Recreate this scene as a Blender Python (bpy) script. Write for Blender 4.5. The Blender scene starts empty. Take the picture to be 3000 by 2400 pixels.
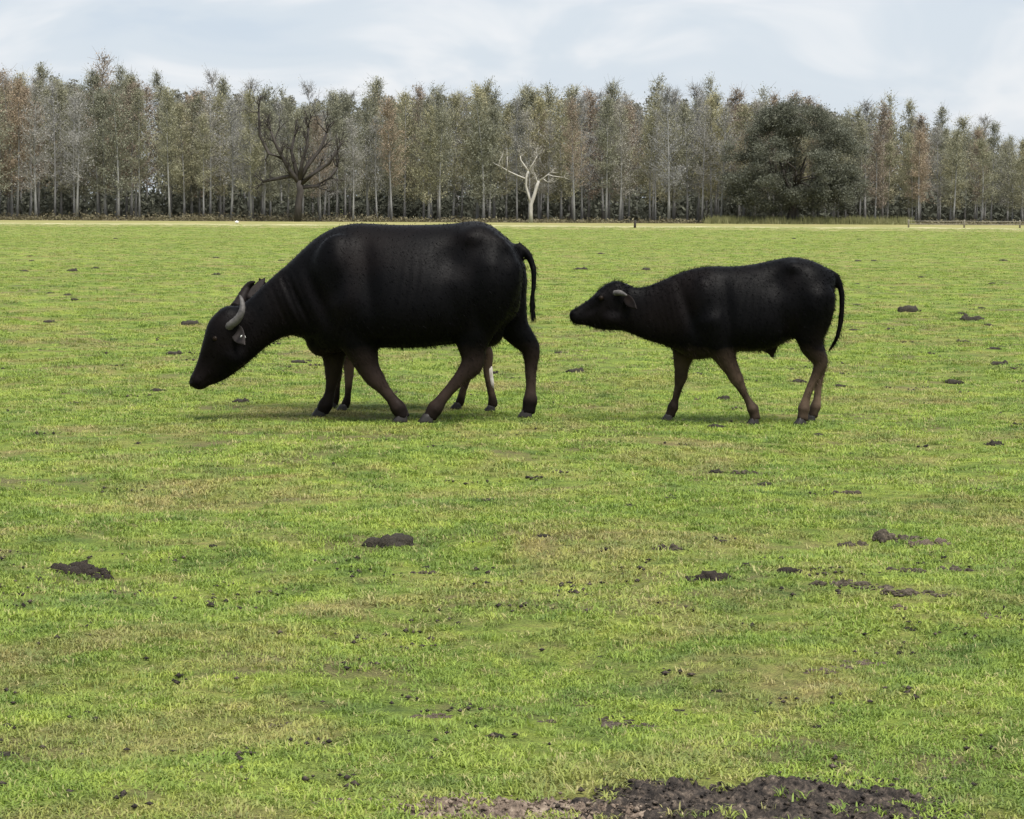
import bpy, bmesh, math, random
import numpy as np
from mathutils import Vector, Matrix

R = math.radians
random.seed(7)
rng = np.random.default_rng(7)
scene = bpy.context.scene
COL = scene.collection

# ------------------------------------------------------------------ camera
IMW, IMH = 3000.0, 2400.0            # measuring frame of the photograph
FPX = 6992.0                          # focal length in those pixels
CAMH = 1.44
PITCH, ROLL = R(-4.83), R(0.28)
cam_d = bpy.data.cameras.new('camera')
cam = bpy.data.objects.new('camera', cam_d)
COL.objects.link(cam)
cam_d.sensor_width = 36.0
cam_d.lens = FPX / IMW * 36.0
cam_d.clip_start = 0.1
cam_d.clip_end = 6000
F = Vector((0, math.cos(PITCH), math.sin(PITCH)))
R0 = Vector((1, 0, 0))
U0 = R0.cross(F)
RV = R0 * math.cos(ROLL) + U0 * math.sin(ROLL)
UV = U0 * math.cos(ROLL) - R0 * math.sin(ROLL)
M = Matrix((RV, UV, -F)).transposed().to_4x4()
M.translation = Vector((0, 0, CAMH))
cam.matrix_world = M
scene.camera = cam
CP = Vector((0, 0, CAMH))

def ray(px, py):
    return F + RV * ((px - IMW / 2) / FPX) + UV * ((IMH / 2 - py) / FPX)
def P(px, py, Y):                     # point seen at (px, py) standing at distance Y
    d = ray(px, py)
    return CP + d * (Y / d.y)
def G(px, py):                        # point of the level ground seen at (px, py)
    d = ray(px, py)
    return CP + d * (-CAMH / d.z)

# ------------------------------------------------------------------ sky and sun
SUN_EL, SUN_AZ = R(62), R(150)        # azimuth clockwise from +Y
w = bpy.data.worlds.new('World')
scene.world = w
w.use_nodes = True
nt = w.node_tree
nt.nodes.clear()
def N(tree, t, **kw):
    n = tree.nodes.new(t)
    for k, v in kw.items():
        setattr(n, k, v)
    return n
out = N(nt, 'ShaderNodeOutputWorld')
bg = N(nt, 'ShaderNodeBackground')
sky = N(nt, 'ShaderNodeTexSky', sky_type='NISHITA')
sky.sun_disc = False
sky.sun_elevation = SUN_EL
sky.sun_rotation = SUN_AZ
tc = N(nt, 'ShaderNodeTexCoord')
mp = N(nt, 'ShaderNodeMapping')
mp.inputs['Scale'].default_value = (9, 9, 25)
mp.inputs['Location'].default_value = (3.1, 0.7, 1.3)
n1 = N(nt, 'ShaderNodeTexNoise')
n1.inputs['Scale'].default_value = 1.0
n1.inputs['Detail'].default_value = 4.5
n1.inputs['Roughness'].default_value = 0.52
n1.inputs['Distortion'].default_value = 0.6
cr = N(nt, 'ShaderNodeValToRGB')
cr.color_ramp.interpolation = 'EASE'
SKYK = 0.385
e = cr.color_ramp.elements
e[0].position = 0.36
e[0].color = (0.67 * SKYK, 0.755 * SKYK, 0.86 * SKYK, 1)
e[1].position = 0.68
e[1].color = (0.92 * SKYK, 0.94 * SKYK, 0.975 * SKYK, 1)
m3 = cr.color_ramp.elements.new(0.50)
m3.color = (0.735 * SKYK, 0.805 * SKYK, 0.885 * SKYK, 1)
sk = N(nt, 'ShaderNodeMix', data_type='RGBA')
sk.blend_type = 'MULTIPLY'
sk.inputs['Factor'].default_value = 1.0
sk.inputs[7].default_value = (0.06, 0.06, 0.06, 1)
mx = N(nt, 'ShaderNodeMix', data_type='RGBA')
mx.inputs['Factor'].default_value = 0.93
nt.links.new(tc.outputs['Generated'], mp.inputs['Vector'])
nt.links.new(mp.outputs[0], n1.inputs['Vector'])
nt.links.new(n1.outputs['Fac'], cr.inputs['Fac'])
nt.links.new(sky.outputs[0], sk.inputs[6])
nt.links.new(sk.outputs[2], mx.inputs[6])
nt.links.new(cr.outputs[0], mx.inputs[7])
nt.links.new(mx.outputs[2], bg.inputs['Color'])
bg.inputs['Strength'].default_value = 1.0
nt.links.new(bg.outputs[0], out.inputs[0])

sun_d = bpy.data.lights.new('sun', 'SUN')
sun_d.energy = 2.9
sun_d.angle = R(34)
sun_d.color = (1.0, 0.955, 0.88)
sun = bpy.data.objects.new('sun', sun_d)
COL.objects.link(sun)
sd = Vector((math.sin(SUN_AZ) * math.cos(SUN_EL), math.cos(SUN_AZ) * math.cos(SUN_EL), math.sin(SUN_EL)))
sun.rotation_euler = sd.to_track_quat('Z', 'Y').to_euler()
sun.location = (20, -20, 60)

vs = scene.view_settings
vs.view_transform = 'Standard'
vs.look = 'None'
vs.gamma = 1
vs.use_curve_mapping = False
vs.exposure = 1.3
scene.render.resolution_x, scene.render.resolution_y = 1024, 819

# ------------------------------------------------------------------ helpers
def np_mesh(name, V, Fs):
    """V (n,3), Fs list of (k,m) index arrays."""
    me = bpy.data.meshes.new(name)
    V = np.asarray(V, dtype=np.float32)
    me.vertices.add(len(V))
    me.vertices.foreach_set('co', V.ravel())
    loops, starts, tot, s = [], [], [], 0
    for f in Fs:
        f = np.asarray(f, dtype=np.int32)
        if len(f) == 0:
            continue
        k = f.shape[1]
        loops.append(f.ravel())
        starts.append(s + np.arange(len(f), dtype=np.int32) * k)
        s += len(f) * k
    lo = np.concatenate(loops)
    me.loops.add(len(lo))
    me.loops.foreach_set('vertex_index', lo)
    st = np.concatenate(starts).astype(np.int32)
    me.polygons.add(len(st))
    me.polygons.foreach_set('loop_start', st)
    me.update(calc_edges=True)
    me.validate()
    return me

class Geo:
    """collects quads and triangles"""
    def __init__(self):
        self.v, self.q, self.t, self.n = [], [], [], 0
    def add(self, V, q=None, t=None):
        V = np.asarray(V, dtype=np.float64)
        if q is not None and len(q):
            self.q.append(np.asarray(q) + self.n)
        if t is not None and len(t):
            self.t.append(np.asarray(t) + self.n)
        self.v.append(V)
        self.n += len(V)
    def arrays(self):
        V = np.concatenate(self.v)
        Q = np.concatenate(self.q) if self.q else np.zeros((0, 4), int)
        T = np.concatenate(self.t) if self.t else np.zeros((0, 3), int)
        return V, Q, T
    def mesh(self, name, smooth=False):
        V, Q, T = self.arrays()
        me = np_mesh(name, V, [Q, T])
        if smooth:
            me.polygons.foreach_set('use_smooth', [True] * len(me.polygons))
        return me
    def tube(self, pts, rad, seg=6, cap=True):
        pts = [np.asarray(p, float) for p in pts]
        n = len(pts)
        rings = []
        for i in range(n):
            a = pts[max(i - 1, 0)]
            b = pts[min(i + 1, n - 1)]
            t = b - a
            t = t / (np.linalg.norm(t) + 1e-9)
            ref = np.array([1.0, 0, 0]) if abs(t[0]) < 0.8 else np.array([0, 1.0, 0])
            u = np.cross(t, ref)
            u /= np.linalg.norm(u)
            v = np.cross(t, u)
            an = np.linspace(0, 2 * math.pi, seg, endpoint=False)
            rings.append(pts[i] + rad[i] * (np.cos(an)[:, None] * u + np.sin(an)[:, None] * v))
        V = np.concatenate(rings)
        q = []
        for i in range(n - 1):
            for j in range(seg):
                k = (j + 1) % seg
                q.append((i * seg + j, i * seg + k, (i + 1) * seg + k, (i + 1) * seg + j))
        t = []
        if cap:
            V = np.concatenate([V, [pts[0], pts[-1]]])
            for j in range(seg):
                k = (j + 1) % seg
                t.append((n * seg, k, j))
                t.append((n * seg + 1, (n - 1) * seg + j, (n - 1) * seg + k))
        self.add(V, q, t)
    def flakes(self, C, size, rg, flat=0.0, stretch=1.0):
        """randomly turned small leaf quads at centres C"""
        n = len(C)
        a = rg.normal(size=(n, 3))
        a[:, 2] *= (1 - flat)
        a /= np.linalg.norm(a, axis=1)[:, None]
        b = rg.normal(size=(n, 3))
        b -= a * (a * b).sum(1)[:, None]
        b /= np.linalg.norm(b, axis=1)[:, None]
        s = size * rg.uniform(0.5, 1.4, (n, 1))
        a = a * s * stretch
        b = b * s * 0.55
        V = np.stack([C - a, C + b * 0.9 - a * 0.1, C + a, C - b * 0.9 + a * 0.1], 1).reshape(-1, 3)
        self.add(V, q=np.arange(n * 4).reshape(n, 4))

def obj(name, me, mat=None, parent=None, smooth=False):
    o = bpy.data.objects.new(name, me)
    COL.objects.link(o)
    if mat is not None and me is not None and len(me.materials) == 0:
        me.materials.append(mat)
    if parent is not None:
        o.parent = parent
    if smooth:
        me.polygons.foreach_set('use_smooth', [True] * len(me.polygons))
    return o
def tag(o, label=None, cat=None, group=None, kind=None):
    if label: o['label'] = label
    if cat: o['category'] = cat
    if group: o['group'] = group
    if kind: o['kind'] = kind
    return o
def empty(name, loc=(0, 0, 0)):
    o = bpy.data.objects.new(name, None)
    o.empty_display_size = 0.2
    COL.objects.link(o)
    o.location = loc
    return o

# ------------------------------------------------------------------ materials
def new_mat(name, rough=0.8, spec=0.25):
    m = bpy.data.materials.new(name)
    m.use_nodes = True
    t = m.node_tree
    b = t.nodes['Principled BSDF']
    b.inputs['Roughness'].default_value = rough
    b.inputs['Specular IOR Level'].default_value = spec
    return m, t, b
def noise(t, scale, detail=4, rough=0.55, vec=None, dist=0.0):
    n = N(t, 'ShaderNodeTexNoise')
    n.inputs['Scale'].default_value = scale
    n.inputs['Detail'].default_value = detail
    n.inputs['Roughness'].default_value = rough
    n.inputs['Distortion'].default_value = dist
    if vec is not None:
        t.links.new(vec, n.inputs['Vector'])
    return n
def ramp(t, fac, stops):
    r = N(t, 'ShaderNodeValToRGB')
    el = r.color_ramp.elements
    while len(el) < len(stops):
        el.new(0.5)
    for e_, (p, c) in zip(el, stops):
        e_.position = p
        e_.color = (*c, 1) if len(c) == 3 else c
    t.links.new(fac, r.inputs['Fac'])
    return r
def mixc(t, fac, a, b, mode='MIX'):
    m = N(t, 'ShaderNodeMix', data_type='RGBA')
    m.blend_type = mode
    if isinstance(fac, (int, float)):
        m.inputs['Factor'].default_value = fac
    else:
        t.links.new(fac, m.inputs['Factor'])
    for i, s in ((6, a), (7, b)):
        if isinstance(s, tuple):
            m.inputs[i].default_value = (*s, 1)
        else:
            t.links.new(s, m.inputs[i])
    return m.outputs[2]
def bump(t, b, h, strength, dist):
    n = N(t, 'ShaderNodeBump')
    n.inputs['Strength'].default_value = strength
    n.inputs['Distance'].default_value = dist
    t.links.new(h, n.inputs['Height'])
    t.links.new(n.outputs[0], b.inputs['Normal'])

def pasture_colour(t):
    """the sward's own colour by place: fresh, yellowish, bluish and dry patches"""
    geo = N(t, 'ShaderNodeNewGeometry')
    mpn = N(t, 'ShaderNodeMapping')
    mpn.inputs['Scale'].default_value = (1, 1, 0)
    t.links.new(geo.outputs['Position'], mpn.inputs['Vector'])
    v = mpn.outputs[0]
    big = noise(t, 0.30, 5, 0.6, v)
    mid = noise(t, 1.7, 6, 0.66, v, 0.5)
    sml = noise(t, 6.5, 4, 0.65, v, 0.3)
    dry = noise(t, 0.8, 7, 0.70, v, 0.9)
    c1 = ramp(t, big.outputs['Fac'], [(0.34, (0.1184, 0.2051, 0.0419)), (0.5, (0.1856, 0.2679, 0.0547)), (0.66, (0.2606, 0.3252, 0.0820))])
    c2 = ramp(t, mid.outputs['Fac'], [(0.32, (0.0632, 0.1293, 0.0456)), (0.46, (0.1777, 0.2679, 0.0474)), (0.62, (0.3158, 0.3973, 0.0729))])
    c = mixc(t, 0.6, c1.outputs[0], c2.outputs[0])
    sm = ramp(t, sml.outputs['Fac'], [(0.32, (0.62, 0.68, 0.72)), (0.5, (1, 1, 1)), (0.68, (1.22, 1.16, 1.05))])
    c = mixc(t, 0.8, c, sm.outputs[0], 'MULTIPLY')
    d = ramp(t, dry.outputs['Fac'], [(0.49, (0, 0, 0)), (0.65, (0.85, 0.85, 0.85))])
    c = mixc(t, d.outputs[0], c, (0.310, 0.262, 0.115))
    return c, v, geo

# ground under the grass
m_ground, t, b = new_mat('pasture', 0.95, 0.1)
c, v, geo = pasture_colour(t)
fine = noise(t, 14, 6, 0.7, v)
fr = ramp(t, fine.outputs['Fac'], [(0.32, (0.42, 0.42, 0.40)), (0.5, (0.86, 0.84, 0.84)), (0.72, (1.15, 1.12, 1.1))])
c = mixc(t, 0.8, c, fr.outputs[0], 'MULTIPLY')
soil = noise(t, 0.9, 8, 0.7, v)
sr = ramp(t, soil.outputs['Fac'], [(0.52, (0.12, 0.12, 0.12)), (0.62, (0.8, 0.8, 0.8))])
c = mixc(t, sr.outputs[0], c, (0.150, 0.125, 0.070))
t.links.new(c, b.inputs['Base Color'])
th = noise(t, 95, 5, 0.75, v, 0.6)
tr_ = ramp(t, th.outputs['Fac'], [(0.34, (0.30, 0.30, 0.28)), (0.5, (0.85, 0.84, 0.82)), (0.66, (1.45, 1.40, 1.25))])
c = mixc(t, 0.85, c, tr_.outputs[0], 'MULTIPLY')
t.links.new(c, b.inputs['Base Color'])
bump(t, b, th.outputs['Fac'], 0.9, 0.02)

# grass blades
def grass_mat(name, tint, amt):
    m, t, b = new_mat(name, 0.55, 0.3)
    c, v, geo = pasture_colour(t)
    oi = N(t, 'ShaderNodeObjectInfo')
    rr = ramp(t, oi.outputs['Random'], [(0.0, (0.55, 0.66, 0.70)), (0.5, (1, 1, 1)), (1.0, (1.26, 1.20, 1.10))])
    c = mixc(t, 0.9, c, rr.outputs[0], 'MULTIPLY')
    c = mixc(t, amt, c, tint)
    t.links.new(c, b.inputs['Base Color'])
    tr = N(t, 'ShaderNodeBsdfTranslucent')
    t.links.new(c, tr.inputs['Color'])
    ms = N(t, 'ShaderNodeMixShader')
    ms.inputs[0].default_value = 0.34
    t.links.new(b.outputs[0], ms.inputs[1])
    t.links.new(tr.outputs[0], ms.inputs[2])
    t.links.new(ms.outputs[0], t.nodes['Material Output'].inputs['Surface'])
    return m
m_grass = grass_mat('grass_blade', (0.3, 0.33, 0.05), 0.12)
m_straw = grass_mat('grass_dry_blade', (0.42, 0.37, 0.17), 0.72)

m_soil, t, b = new_mat('churned_soil', 0.95, 0.15)
tco = N(t, 'ShaderNodeTexCoord')
n_ = noise(t, 34, 8, 0.8, tco.outputs['Object'])
r_ = ramp(t, n_.outputs['Fac'], [(0.38, (0.009, 0.008, 0.008)), (0.5, (0.036, 0.030, 0.026)), (0.60, (0.095, 0.075, 0.060)), (0.70, (0.25, 0.21, 0.16))])
t.links.new(r_.outputs[0], b.inputs['Base Color'])
n2_ = noise(t, 45, 5, 0.7, tco.outputs['Object'])
bump(t, b, n2_.outputs['Fac'], 0.9, 0.012)
m_drysoil, t, b = new_mat('dry_soil', 0.95, 0.1)
tco = N(t, 'ShaderNodeTexCoord')
n_ = noise(t, 30, 8, 0.8, tco.outputs['Object'])
r_ = ramp(t, n_.outputs['Fac'], [(0.36, (0.030, 0.024, 0.020)), (0.5, (0.150, 0.115, 0.090)), (0.66, (0.34, 0.28, 0.22))])
t.links.new(r_.outputs[0], b.inputs['Base Color'])
n2_ = noise(t, 40, 5, 0.7, tco.outputs['Object'])
bump(t, b, n2_.outputs['Fac'], 0.9, 0.012)
m_greysoil, t, b = new_mat('grey_soil', 0.95, 0.1)
tco = N(t, 'ShaderNodeTexCoord')
n_ = noise(t, 5, 8, 0.8, tco.outputs['Object'])
r_ = ramp(t, n_.outputs['Fac'], [(0.36, (0.014, 0.012, 0.010)), (0.5, (0.050, 0.042, 0.032)), (0.66, (0.15, 0.125, 0.095))])
t.links.new(r_.outputs[0], b.inputs['Base Color'])
m_dung, t, b = new_mat('dung', 0.85, 0.25)
tco = N(t, 'ShaderNodeTexCoord')
n_ = noise(t, 12, 6, 0.7, tco.outputs['Object'])
r_ = ramp(t, n_.outputs['Fac'], [(0.3, (0.014, 0.012, 0.009)), (0.55, (0.040, 0.034, 0.025)), (0.8, (0.090, 0.078, 0.058))])
t.links.new(r_.outputs[0], b.inputs['Base Color'])
bump(t, b, n_.outputs['Fac'], 0.8, 0.02)

m_track, t, b = new_mat('sandy_track', 0.95, 0.1)
geo = N(t, 'ShaderNodeNewGeometry')
n_ = noise(t, 0.25, 5, 0.6, geo.outputs['Position'])
r_ = ramp(t, n_.outputs['Fac'], [(0.40, (0.20, 0.21, 0.08)), (0.5, (0.33, 0.31, 0.17)), (0.62, (0.46, 0.42, 0.28))])
t.links.new(r_.outputs[0], b.inputs['Base Color'])
m_verge, t, b = new_mat('dry_verge', 0.95, 0.1)
geo = N(t, 'ShaderNodeNewGeometry')
n_ = noise(t, 0.4, 5, 0.6, geo.outputs['Position'])
r_ = ramp(t, n_.outputs['Fac'], [(0.36, (0.15, 0.17, 0.055)), (0.5, (0.22, 0.21, 0.085)), (0.64, (0.30, 0.255, 0.13))])
t.links.new(r_.outputs[0], b.inputs['Base Color'])
m_litter, t, b = new_mat('forest_floor', 0.95, 0.1)
geo = N(t, 'ShaderNodeNewGeometry')
n_ = noise(t, 0.5, 5, 0.6, geo.outputs['Position'])
r_ = ramp(t, n_.outputs['Fac'], [(0.3, (0.05, 0.042, 0.028)), (0.7, (0.11, 0.085, 0.055))])
t.links.new(r_.outputs[0], b.inputs['Base Color'])

def leaf_mat(name, cols, rnd=0.5, transl=0.25):
    m, t, b = new_mat(name, 0.7, 0.15)
    geo = N(t, 'ShaderNodeNewGeometry')
    n = noise(t, 0.9, 4, 0.6, geo.outputs['Position'])
    k = len(cols)
    c1 = ramp(t, n.outputs['Fac'], [(0.3 + 0.4 * i / (k - 1), cols[i]) for i in range(k)])
    oi = N(t, 'ShaderNodeObjectInfo')
    rr = ramp(t, oi.outputs['Random'], [(0, (0.70, 0.74, 0.80)), (0.5, (1, 1, 1)), (1, (1.25, 1.2, 1.05))])
    c = mixc(t, rnd, c1.outputs[0], rr.outputs[0], 'MULTIPLY')
    t.links.new(c, b.inputs['Base Color'])
    tr = N(t, 'ShaderNodeBsdfTranslucent')
    t.links.new(c, tr.inputs['Color'])
    ms = N(t, 'ShaderNodeMixShader')
    ms.inputs[0].default_value = transl
    t.links.new(b.outputs[0], ms.inputs[1])
    t.links.new(tr.outputs[0], ms.inputs[2])
    t.links.new(ms.outputs[0], t.nodes['Material Output'].inputs['Surface'])
    return m
m_leaf = {  # tree foliage is greyed, with distance haze mixed into the colours
    'olive': leaf_mat('olive_foliage', [(0.1512, 0.1537, 0.1170), (0.2359, 0.2356, 0.1686), (0.3266, 0.3213, 0.2380)]),
    'rust': leaf_mat('rust_foliage', [(0.1814, 0.1537, 0.1224), (0.2843, 0.2331, 0.1795), (0.3871, 0.3087, 0.2380)]),
    'grey': leaf_mat('grey_twigs', [(0.1996, 0.1953, 0.1836), (0.2964, 0.2898, 0.2720), (0.3992, 0.3906, 0.3672)]),
    'yellow': leaf_mat('yellowing_foliage', [(0.1947, 0.1928, 0.1251), (0.2893, 0.2778, 0.1751), (0.3894, 0.3572, 0.2346)]),
    'oak': leaf_mat('oak_foliage', [(0.0620, 0.0685, 0.0535), (0.1075, 0.1147, 0.0907), (0.1721, 0.1764, 0.1490)], 0.2),
    'wood': leaf_mat('wood_foliage', [(0.1242, 0.1260, 0.1008), (0.1925, 0.1890, 0.1512), (0.2732, 0.2583, 0.2100)], 0.2),
    'under': leaf_mat('undergrowth_leaves', [(0.0712, 0.0627, 0.0414), (0.1425, 0.1254, 0.0805), (0.2470, 0.2296, 0.1495)], 0.2),
    'thicket': leaf_mat('thicket_leaves', [(0.0663, 0.0728, 0.0585), (0.1105, 0.1183, 0.0926), (0.1768, 0.1820, 0.1414)], 0.2),
    'reed': leaf_mat('reed_leaves', [(0.110, 0.115, 0.050), (0.180, 0.180, 0.080), (0.26, 0.25, 0.13)], 0.2),
}
def bark_mat(name, a, c_, s=6):
    m, t, b = new_mat(name, 0.9, 0.15)
    tco = N(t, 'ShaderNodeTexCoord')
    mpn = N(t, 'ShaderNodeMapping')
    mpn.inputs['Scale'].default_value = (s, s, s * 0.2)
    t.links.new(tco.outputs['Object'], mpn.inputs['Vector'])
    n = noise(t, 1.0, 6, 0.65, mpn.outputs[0])
    r = ramp(t, n.outputs['Fac'], [(0.3, a), (0.7, c_)])
    t.links.new(r.outputs[0], b.inputs['Base Color'])
    bump(t, b, n.outputs['Fac'], 0.6, 0.03)
    return m
m_bark = bark_mat('grey_bark', (0.15, 0.15, 0.148), (0.30, 0.298, 0.29))
m_bark_dark = bark_mat('dark_bark', (0.028, 0.025, 0.024), (0.064, 0.057, 0.052))
m_bark_dead = bark_mat('bleached_wood', (0.2592, 0.2462, 0.2250), (0.4320, 0.4147, 0.3780))
m_post = bark_mat('weathered_post', (0.13, 0.12, 0.10), (0.27, 0.25, 0.20))

# ------------------------------------------------------------------ ground
def gz(x, y):
    """gentle unevenness of the pasture, level where the buffaloes walk and far away"""
    x = np.asarray(x, float)
    y = np.asarray(y, float)
    h = (0.020 * np.sin(x * 1.3 + 0.6 * y) + 0.016 * np.sin(2.3 * y - 0.9 * x + 1) +
         0.012 * np.sin(3.7 * x + 2.9 * y + 2) + 0.008 * np.sin(6.1 * x - 5.3 * y))
    near = np.clip((y - 14.2) / 1.2, 0, 1) * np.clip((19.0 - y) / 1.2, 0, 1)
    fade = np.clip((60 - y) / 30, 0, 1)
    return h * fade * (1 - near) * 0.9

ys = np.concatenate([np.arange(-30, 2, 4.0), np.arange(2, 24, 0.14), np.arange(24, 62, 0.5), np.arange(62, 300, 12), [400, 800, 1600, 4000]])
us = np.concatenate([[-2600, -700, -200, -90, -45], np.arange(-22, -6, 1.0), np.arange(-6, 6.01, 0.14), np.arange(7, 23, 1.0), [45, 90, 200, 700, 2600]])
XX, YY = np.meshgrid(us, ys)
ZZ = gz(XX, YY)
nx, ny = len(us), len(ys)
idx = np.arange(nx * ny).reshape(ny, nx)
Q = np.stack([idx[:-1, :-1], idx[:-1, 1:], idx[1:, 1:], idx[1:, :-1]], -1).reshape(-1, 4)
me = np_mesh('ground', np.stack([XX.ravel(), YY.ravel(), ZZ.ravel()], 1), [Q])
ground = obj('ground', me, m_ground, smooth=True)
tag(ground, kind='structure')

def strip(name, near_px, far_px, z, mat, wob=0.0):
    """a band of ground across the far side of the pasture, edges given as lines (left y, right y)"""
    n = 60
    V, Q = [], []
    for i in range(n + 1):
        px = -1500 + 6000 * i / n
        for (yl, yr) in (near_px, far_px):
            py = yl + (yr - yl) * px / IMW
            py += wob * (math.sin(px * 0.011) + math.sin(px * 0.027 + 1))
            g = G(px, py)
            V.append((g.x, g.y, z))
    for i in range(n):
        Q.append((2 * i, 2 * i + 2, 2 * i + 3, 2 * i + 1))
    return tag(obj(name, np_mesh(name, V, [Q]), mat), kind='structure')
strip('verge', (663, 680), (640, 655), 0.004, m_verge, 0.5)
strip('track', (657.5, 673), (653.5, 669), 0.008, m_track, 0.4)
# forest floor
lo = [G(px, 645 + 15 * px / IMW) for px in (-1500, 4500)]
V = [(lo[0].x, lo[0].y, 0.012), (lo[1].x, lo[1].y, 0.012), (260, 520, 0.012), (-260, 520, 0.012)]
tag(obj('forest_floor', np_mesh('forest_floor', V, [[(0, 1, 2, 3)]]), m_litter), kind='structure')

def edge_y(x):
    """distance of the wood's edge at sideways position x"""
    a, b2 = lo
    return a.y + (b2.y - a.y) * (x - a.x) / (b2.x - a.x)

# ------------------------------------------------------------------ trees of the wood
def slender_tree(seed, H, cb, Rc, nbr, nfl, leafsize, lean=0.0):
    rg = np.random.default_rng(seed)
    tr, crn = Geo(), Geo()
    n = 7
    bend = rg.normal(0, 0.12, 2)
    pts, rad = [], []
    for i in range(n):
        s = i / (n - 1)
        pts.append((bend[0] * math.sin(s * 3) + lean * s * s, bend[1] * math.sin(s * 2.4), H * s))
        rad.append(0.115 * (1 - s) ** 0.9 + 0.012 + (0.06 if i == 0 else 0))
    tr.tube(pts, rad, 6)
    def axis(z):
        s = z / H
        return np.array([bend[0] * math.sin(s * 3) + lean * s * s, bend[1] * math.sin(s * 2.4), z])
    C = []
    for k in range(nbr):
        s = cb + (1 - cb) * rg.uniform(0, 1) ** 0.9
        q = (s - cb) / (1 - cb)
        L = Rc * (0.35 + 0.75 * math.sin(math.pi * min(1, 0.18 + q * 0.82))) * rg.uniform(0.55, 1.25)
        L *= (1 - 0.45 * q)
        az = rg.uniform(0, 2 * math.pi)
        up = rg.uniform(0.15, 0.9) + 0.6 * q
        d = np.array([math.cos(az), math.sin(az), up])
        a = axis(s * H * 0.985)
        e_ = a + d * L
        mid = (a + e_) / 2 + rg.normal(0, 0.08, 3)
        crn.tube([a, mid, e_], [0.028, 0.02, 0.008], 3, False)
        m = max(3, int(nfl / nbr * rg.uniform(0.2, 1.8) * (1.35 - 0.95 * q)))
        u = rg.uniform(0.15, 1.08, (m, 1)) ** 0.8
        C.append(a + (e_ - a) * u + rg.normal(0, 0.16 + 0.06 * Rc, (m, 3)) * np.array([1, 1, 0.8]))
        for j in range(6):
            u_ = rg.uniform(0.25, 1.0)
            p0 = a + (e_ - a) * u_
            crn.tube([p0, p0 + rg.normal(0, 0.3, 3) + d * 0.25], [0.014, 0.006], 3, False)
    m = int(nfl * 0.025)
    top = axis(H * 0.97)
    C.append(top + rg.normal(0, 1, (m, 3)) * np.array([0.16, 0.16, 0.35]))
    crn.flakes(np.concatenate(C), leafsize, rg)
    return tr, crn

protos = []
for i in range(12):
    H = 10.5 + (i % 4) * 0.9
    ln_ = [0.0, 0.5, -0.4, 0.2, -0.7, 0.3][i % 6]
    if i % 3 == 2:      # open, twiggy
        tr, crn = slender_tree(100 + i, H, 0.20 + 0.03 * (i % 4), 1.8, 84, 2000, 0.072, ln_)
    else:
        tr, crn = slender_tree(100 + i, H, 0.17 + 0.035 * (i % 4), 1.7 + 0.3 * (i % 3), 84, 4600, 0.080, ln_)
    protos.append((tr.mesh('trunk', True), crn.mesh('crown'), H))
for a, c_, H in protos:
    a.materials.append(m_bark)
    c_.materials.append(m_leaf['olive'])

kinds = {
    'olive': ('slender grey trunked tree with thin olive green crown in the wood', 'olive green trees of the wood'),
    'rust': ('slender grey trunked tree with rusty brown crown in the wood', 'rusty brown trees of the wood'),
    'grey': ('slender almost leafless tree with grey twigs in the wood', 'bare grey trees of the wood'),
    'yellow': ('slender grey trunked tree with yellowish green crown in the wood', 'yellowish trees of the wood'),
}
def tree_line_height(px):
    return np.interp(px, [-600, 0, 140, 500, 900, 1250, 1700, 2150, 2500, 2750, 3000, 3600],
                     [225, 222, 200, 240, 266, 258, 262, 266, 318, 342, 382, 400])
tr_i = 0
def add_tree(px, dy, kind, pi, top_py, group_name=None):
    global tr_i
    me_t, me_c, H = protos[pi]
    g = G(px, 645 + 15 * px / IMW)
    x, y = g.x * (1 + dy / g.y), g.y + dy
    top = P(px, top_py, y).z
    s = top / H
    r = empty('slender_tree', (x, y, 0.0))
    r.rotation_euler = (0, 0, random.uniform(0, 6.28))
    sx = min(1.15, max(0.8, s)) * random.uniform(0.85, 1.1)
    r.scale = (sx, sx, s)
    size = 'tall' if s > 1.06 else ('short' if s < 0.93 else 'medium')
    where = 'at the edge of the wood' if dy < 4.5 else ('deeper inside the wood' if dy > 14 else 'just inside the wood')
    look = {'olive': 'with thin olive green crown', 'rust': 'with rusty brown crown', 'grey': 'with almost leafless grey twigs', 'yellow': 'with yellowish green crown'}[kind]
    for lx, nm in ((872, 'bare dark tree'), (1553, 'bleached dead tree'), (2322, 'broad evergreen oak')):
        if abs(px - lx) < 60:
            where = 'standing behind the ' + nm
    if px > 2640 and dy < 4.5:
        where = 'behind the rail fence'
    lab = size + ' slender tree ' + look + ' ' + where
    tag(r, lab, 'tree', lab.replace('slender tree', 'trees'))
    o = obj('trunk', me_t, None, r)
    o = obj('crown', me_c, None, r)
    o.material_slots[0].link = 'OBJECT'
    o.material_slots[0].material = m_leaf[kind]
    tr_i += 1
# place them in jittered rows, front row thin enough to show the trunks
rows = [(1.5, 52), (5.5, 58), (11, 62), (18, 62), (26, 60)]
for ri, (dy, cnt) in enumerate(rows):
    for k in range(cnt):
        px = -420 + 3840 * (k + random.uniform(0.1, 0.9)) / cnt
        top = tree_line_height(px) + random.gauss(24, 24) + (26 if ri == 0 else 0) + (14 if ri == 1 else 0)
        if random.random() < 0.07:
            top -= random.uniform(20, 50)
        wx = px / 3000
        wts = [0.46, 0.13 + 0.06 * (wx > 0.75) + 0.05 * (wx < 0.2), 0.22, 0.24 + 0.10 * (wx > 0.55)]
        kind = random.choices(['olive', 'rust', 'grey', 'yellow'], wts)[0]
        if kind == 'grey':
            pi = random.choice([2, 5, 8, 11])
        else:
            pi = random.choice([0, 1, 3, 4, 6, 7, 9, 10])
        add_tree(px, dy + random.uniform(-1.6, 2.4), kind, pi, top)

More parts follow.
